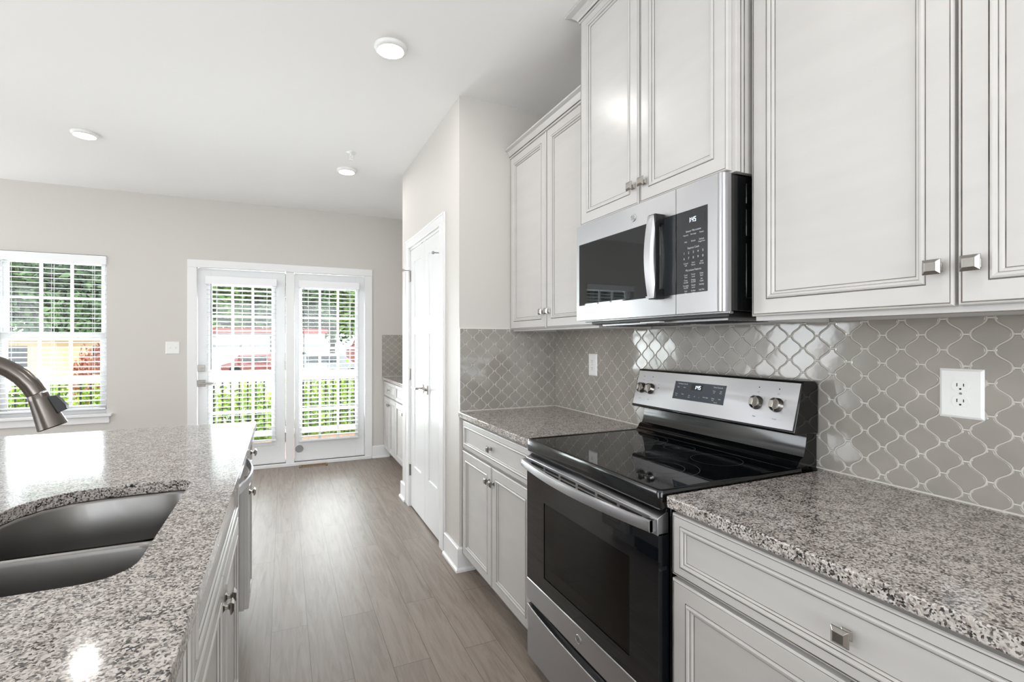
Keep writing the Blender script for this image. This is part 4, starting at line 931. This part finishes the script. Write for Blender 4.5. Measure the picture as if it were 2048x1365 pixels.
# ------------------------------------------------------------------ outdoors
m = MB(); m.box(-70, 50, 8.0, 120, -0.95, -0.90, asphalt); o = part('ground', m); o['kind'] = 'structure'
m = MB()
for i in range(12): yy = YF+0.19+i*0.145; m.box(-5, 3.2, yy, yy+0.139, -0.09, -0.06, deckwood)
m.box(-5, 3.2, YF+0.16, 7.45, -0.95, -0.10, deckwhite)
o = part('deck', m); tag(o, 'pinkish wooden deck outside the french doors', 'deck')
YR = 7.32
root = thing('deck_railing', 'white deck railing with black balusters outside the doors and window', 'railing', (-0.9, YR, -0.06))
m = MB(); m.box(-5, 3.2, YR-0.045, YR+0.045, 0.86, 0.90, deckwhite); m.box(-5, 3.2, YR-0.02, YR+0.02, 0.80, 0.86, deckwhite); part('top_rail', m, root, 0.004)
m = MB(); m.box(-5, 3.2, YR-0.02, YR+0.02, 0.02, 0.09, deckwhite); part('bottom_rail', m, root, 0.003)
m = MB(); m.cyl((0, 0, 0), (0, 0, 0.72), 0.0095, 0.0095, balblack, 8); bme = m.mesh('baluster')
k = 0
for i in range(82):
    xx = -4.95+i*0.1
    if abs(xx+2.6) < 0.07 or abs(xx-1.6) < 0.07: continue
    part('baluster', bme, root, loc=(xx, YR, 0.085))
for xx in (-2.6, 1.6):
    m = MB(); m.box(xx-0.05, xx+0.05, YR-0.05, YR+0.05, -0.06, 1.0, deckwhite); m.box(xx-0.06, xx+0.06, YR-0.06, YR+0.06, 1.0, 1.02, deckwhite); part('post', m, root, 0.003)

def leaf_blob(rx, ry, rz, n_, size, mt, seed, droop=0.0):
    R_ = random.Random(seed); m = MB(); pts = []; fs = []
    for i in range(n_):
        th_ = R_.uniform(0, 2*PI); cz_ = R_.uniform(-0.85, 1); rr = R_.uniform(0.55, 1.0)*(1+0.18*math.sin(5*th_+3*cz_)+0.12*math.sin(9*cz_+2*th_)); s_ = math.sqrt(max(0, 1-cz_*cz_))
        c_ = Vector((rx*rr*s_*math.cos(th_), ry*rr*s_*math.sin(th_), rz*(1+rr*cz_)))
        a = Vector((R_.gauss(0, 1), R_.gauss(0, 1), R_.gauss(0, 0.6))).normalized(); b_ = a.orthogonal().normalized(); b_ = (b_+a.cross(b_)*R_.uniform(-1, 1)).normalized()
        L_2 = size*R_.uniform(0.7, 1.4); W_2 = L_2*0.42; k_ = len(pts)
        pts += [c_-a*L_2/2, c_+b_*W_2/2, c_+a*L_2/2, c_-b_*W_2/2]; fs.append((k_, k_+1, k_+2, k_+3))
    m.add(pts, fs, mt); return m.mesh('foliage')
def plant(name, label, cat, loc, blob, scale, trunk_h, trunk_r, group):
    root = thing(name, label, cat, loc, group); root.scale = scale
    o = bpy.data.objects.new('crown' if trunk_h > 1 else 'foliage', blob); C.objects.link(o); o.parent = root; o.location = (0, 0, trunk_h*0.55); WO[o] = Vector(loc)
    t = MB(); t.tube([(0, 0, -0.05), (0.02*trunk_h, 0, trunk_h*0.5), (0, 0.02*trunk_h, trunk_h)], [trunk_r, trunk_r*0.8, trunk_r*0.5], bark, 8)
    me_ = t.mesh('trunk'); o = bpy.data.objects.new('trunk' if trunk_h > 1 else 'stem', me_); C.objects.link(o); o.parent = root; WO[o] = Vector(loc)
    return root
bushes = [leaf_blob(0.5, 0.42, 0.46, 2600, 0.085, leaf_bush, 1), leaf_blob(0.48, 0.44, 0.5, 2600, 0.075, leaf_bush, 2)]
where = ['far left of the view', 'left window side', 'between window and door', 'left of the left door', 'centre of the left door', 'right edge of the left door', 'left part of the right door', 'centre of the right door', 'right edge of the right door']
for i, x in enumerate((-4.6, -3.8, -3.0, -2.25, -1.35, -0.6, 0.10, 0.80, 1.5)):
    plant('garden_shrub', 'bright green leafy shrub behind the railing, %s' % where[i], 'shrub', (x, 8.1+0.15*(i % 2), -0.9), bushes[i % 2], (1.0, 1.0, (1.34, 1.30, 1.40, 1.34, 1.55, 1.26, 1.30, 1.36, 1.50)[i]), 0.5, 0.03, 'shrubs behind the deck railing')
redb = leaf_blob(0.5, 0.45, 0.45, 1600, 0.09, leaf_red, 5)
plant('red_shrub', 'red-leaved shrub seen low through the left window', 'shrub', (-3.95, 13.5, -0.9), redb, (0.75, 0.7, 1.75), 0.5, 0.03, None)
trees = [leaf_blob(2.3, 2.0, 3.4, 11000, 0.46, leaf_tree, 11), leaf_blob(2.2, 2.0, 3.8, 11000, 0.42, leaf_dark, 12)]
TL = [(-35, 42, 1, 'farthest left of all, behind the second window'), (-29, 35, 0, 'in front, beyond the second window'), (-22.6, 35, 1, 'left of the first window'), (-16.6, 35, 0, 'left half of the first window, in front'), (-10.6, 35, 1, 'right half of the first window, in front'),
      (-25.8, 42.5, 1, 'far left, standing behind'), (-19.6, 42.5, 0, 'upper left of the first window, standing behind'), (-13.4, 42.5, 0, 'middle of the first window, standing behind'),
      (-6.4, 53, 0, 'left edge of the left door'), (1.2, 53, 1, 'right half of the left door'), (8.8, 53, 0, 'right half of the right door'), (16.4, 53, 1, 'right of the doors'),
      (-2.6, 62, 1, 'centre of the left door, standing behind'), (5.4, 62, 0, 'left half of the right door, standing behind'), (13.0, 62, 1, 'right edge of the right door, standing behind')]
for x, y, k, wh in TL:
    s_ = 1.27 if y < 45 else (1.5 if y < 60 else 1.62)
    plant('garden_tree', ('pale green leafy tree, ' if k == 0 else 'dark green dense tree, ')+wh, 'tree', (x, y, -0.9), trees[k], (s_, s_, s_*1.05), 2.2, 0.22, 'trees beyond the road')
hedge_ = [leaf_blob(3.0, 1.2, 1.6, 3800, 0.34, leaf_dark, 21)]
for i, x in enumerate((-33, -27, -21, -15, -9)):
    plant('hedge_bush', 'dark hedge bush low under the trees, %s' % ['farthest left', 'second from left', 'third from left', 'behind the first window', 'nearest the doors'][i], 'shrub', (x, 31.0, -0.9), hedge_[0], (0.9, 0.6, 1.35), 0.5, 0.1, 'hedge under the trees')
# low buildings
root = thing('white_building', 'low white building with a red roof seen through the left french door', 'building', (1.0, 44, -0.9))
m = MB(); m.box(-8.5, 3.1, 42, 46, -0.9, 1.98, bwhite); m.box(-8.5, 3.1, 41.95, 42, 0.85, 1.1, mat('grey_band', (168, 170, 174), 0.6)); part('walls', m, root)
m = MB(); m.ext([(0, 0)]*0 or [(-8.8, 1.98), (3.3, 1.98), (3.3, 2.32), (-8.8, 2.32)], 41.7, 46.3, redroof); part('roof', m, root)
m = MB(); m.box(-1.0, -0.4, 41.93, 41.96, 0.3, 1.8, carglass); part('window', m, root)
root = thing('tan_building', 'low tan brick building seen through the left window', 'building', (-13, 29, -0.9))
m = MB(); m.box(-19, -6.2, 27.5, 29.5, -0.9, 1.35, tanbrick); part('walls', m, root)
m = MB(); m.box(-19.2, -6.0, 27.3, 29.7, 1.35, 1.5, bwhite); part('roof', m, root)
for x in (-15, -11.5, -8): m = MB(); m.box(x, x+1.2, 27.46, 27.52, 0.2, 1.1, carglass); part('window', m, root)
def car(label, x, y, mt, L=4.4, hh=1.5, name='parked_car'):
    root = thing(name, label, 'car', (x, y, -0.9), 'parked vehicles'); z = -0.9; q = hh/1.5
    pr = [(-L/2, 0.35), (-L/2, 0.75*q), (-L/2+0.5, 0.92*q), (-L/2+1.0, 1.45*q), (L/2-1.3, 1.5*q), (L/2-0.7, 0.98*q), (L/2, 0.85*q), (L/2, 0.35)]
    m = MB(); m.loft([[(x+a, yy, z+b_) for a, b_ in pr] for yy in (y-0.85, y+0.85)], mt); part('body', m, root, 0.05, seg=2)
    m = MB(); m.box(x-L/2+1.15, x+L/2-1.5, y-0.87, y+0.87, z+1.0*q, z+1.36*q, carglass); part('window', m, root)
    for a in (-L/2+0.8, L/2-0.8):
        for s_ in (-0.86, 0.68): m = MB(); m.cyl((x+a, y+s_, z+0.33), (x+a, y+s_+0.18, z+0.33), 0.33, 0.33, tyre, 20); part('wheel', m, root)
car('silver car parked outside, seen through the right french door', 2.2, 30, carpaint)
car('red car parked before the white building', -1.6, 36, carred, 4.2, 1.35)
car('dark grey car behind the railing, right edge of the left door', 0.6, 39, carglass, 4.2, 1.4)
car('tall red truck at the right edge of the right french door', 7.6, 44, carred, 5.0, 3.1, 'parked_truck')
root = thing('garden_fence', 'pale board fence panel low in the left window', 'fence', (-4.7, 11, -0.9))
m = MB()
for i in range(16): m.box(-6.0+i*0.13, -5.88+i*0.13, 11, 11.02, -0.9, 0.70+0.0*i, bwhite)
part('boards', m, root)
m = MB(); m.box(-6.0, -3.92, 11.02, 11.06, 0.3, 0.38, bwhite); part('rail', m, root)
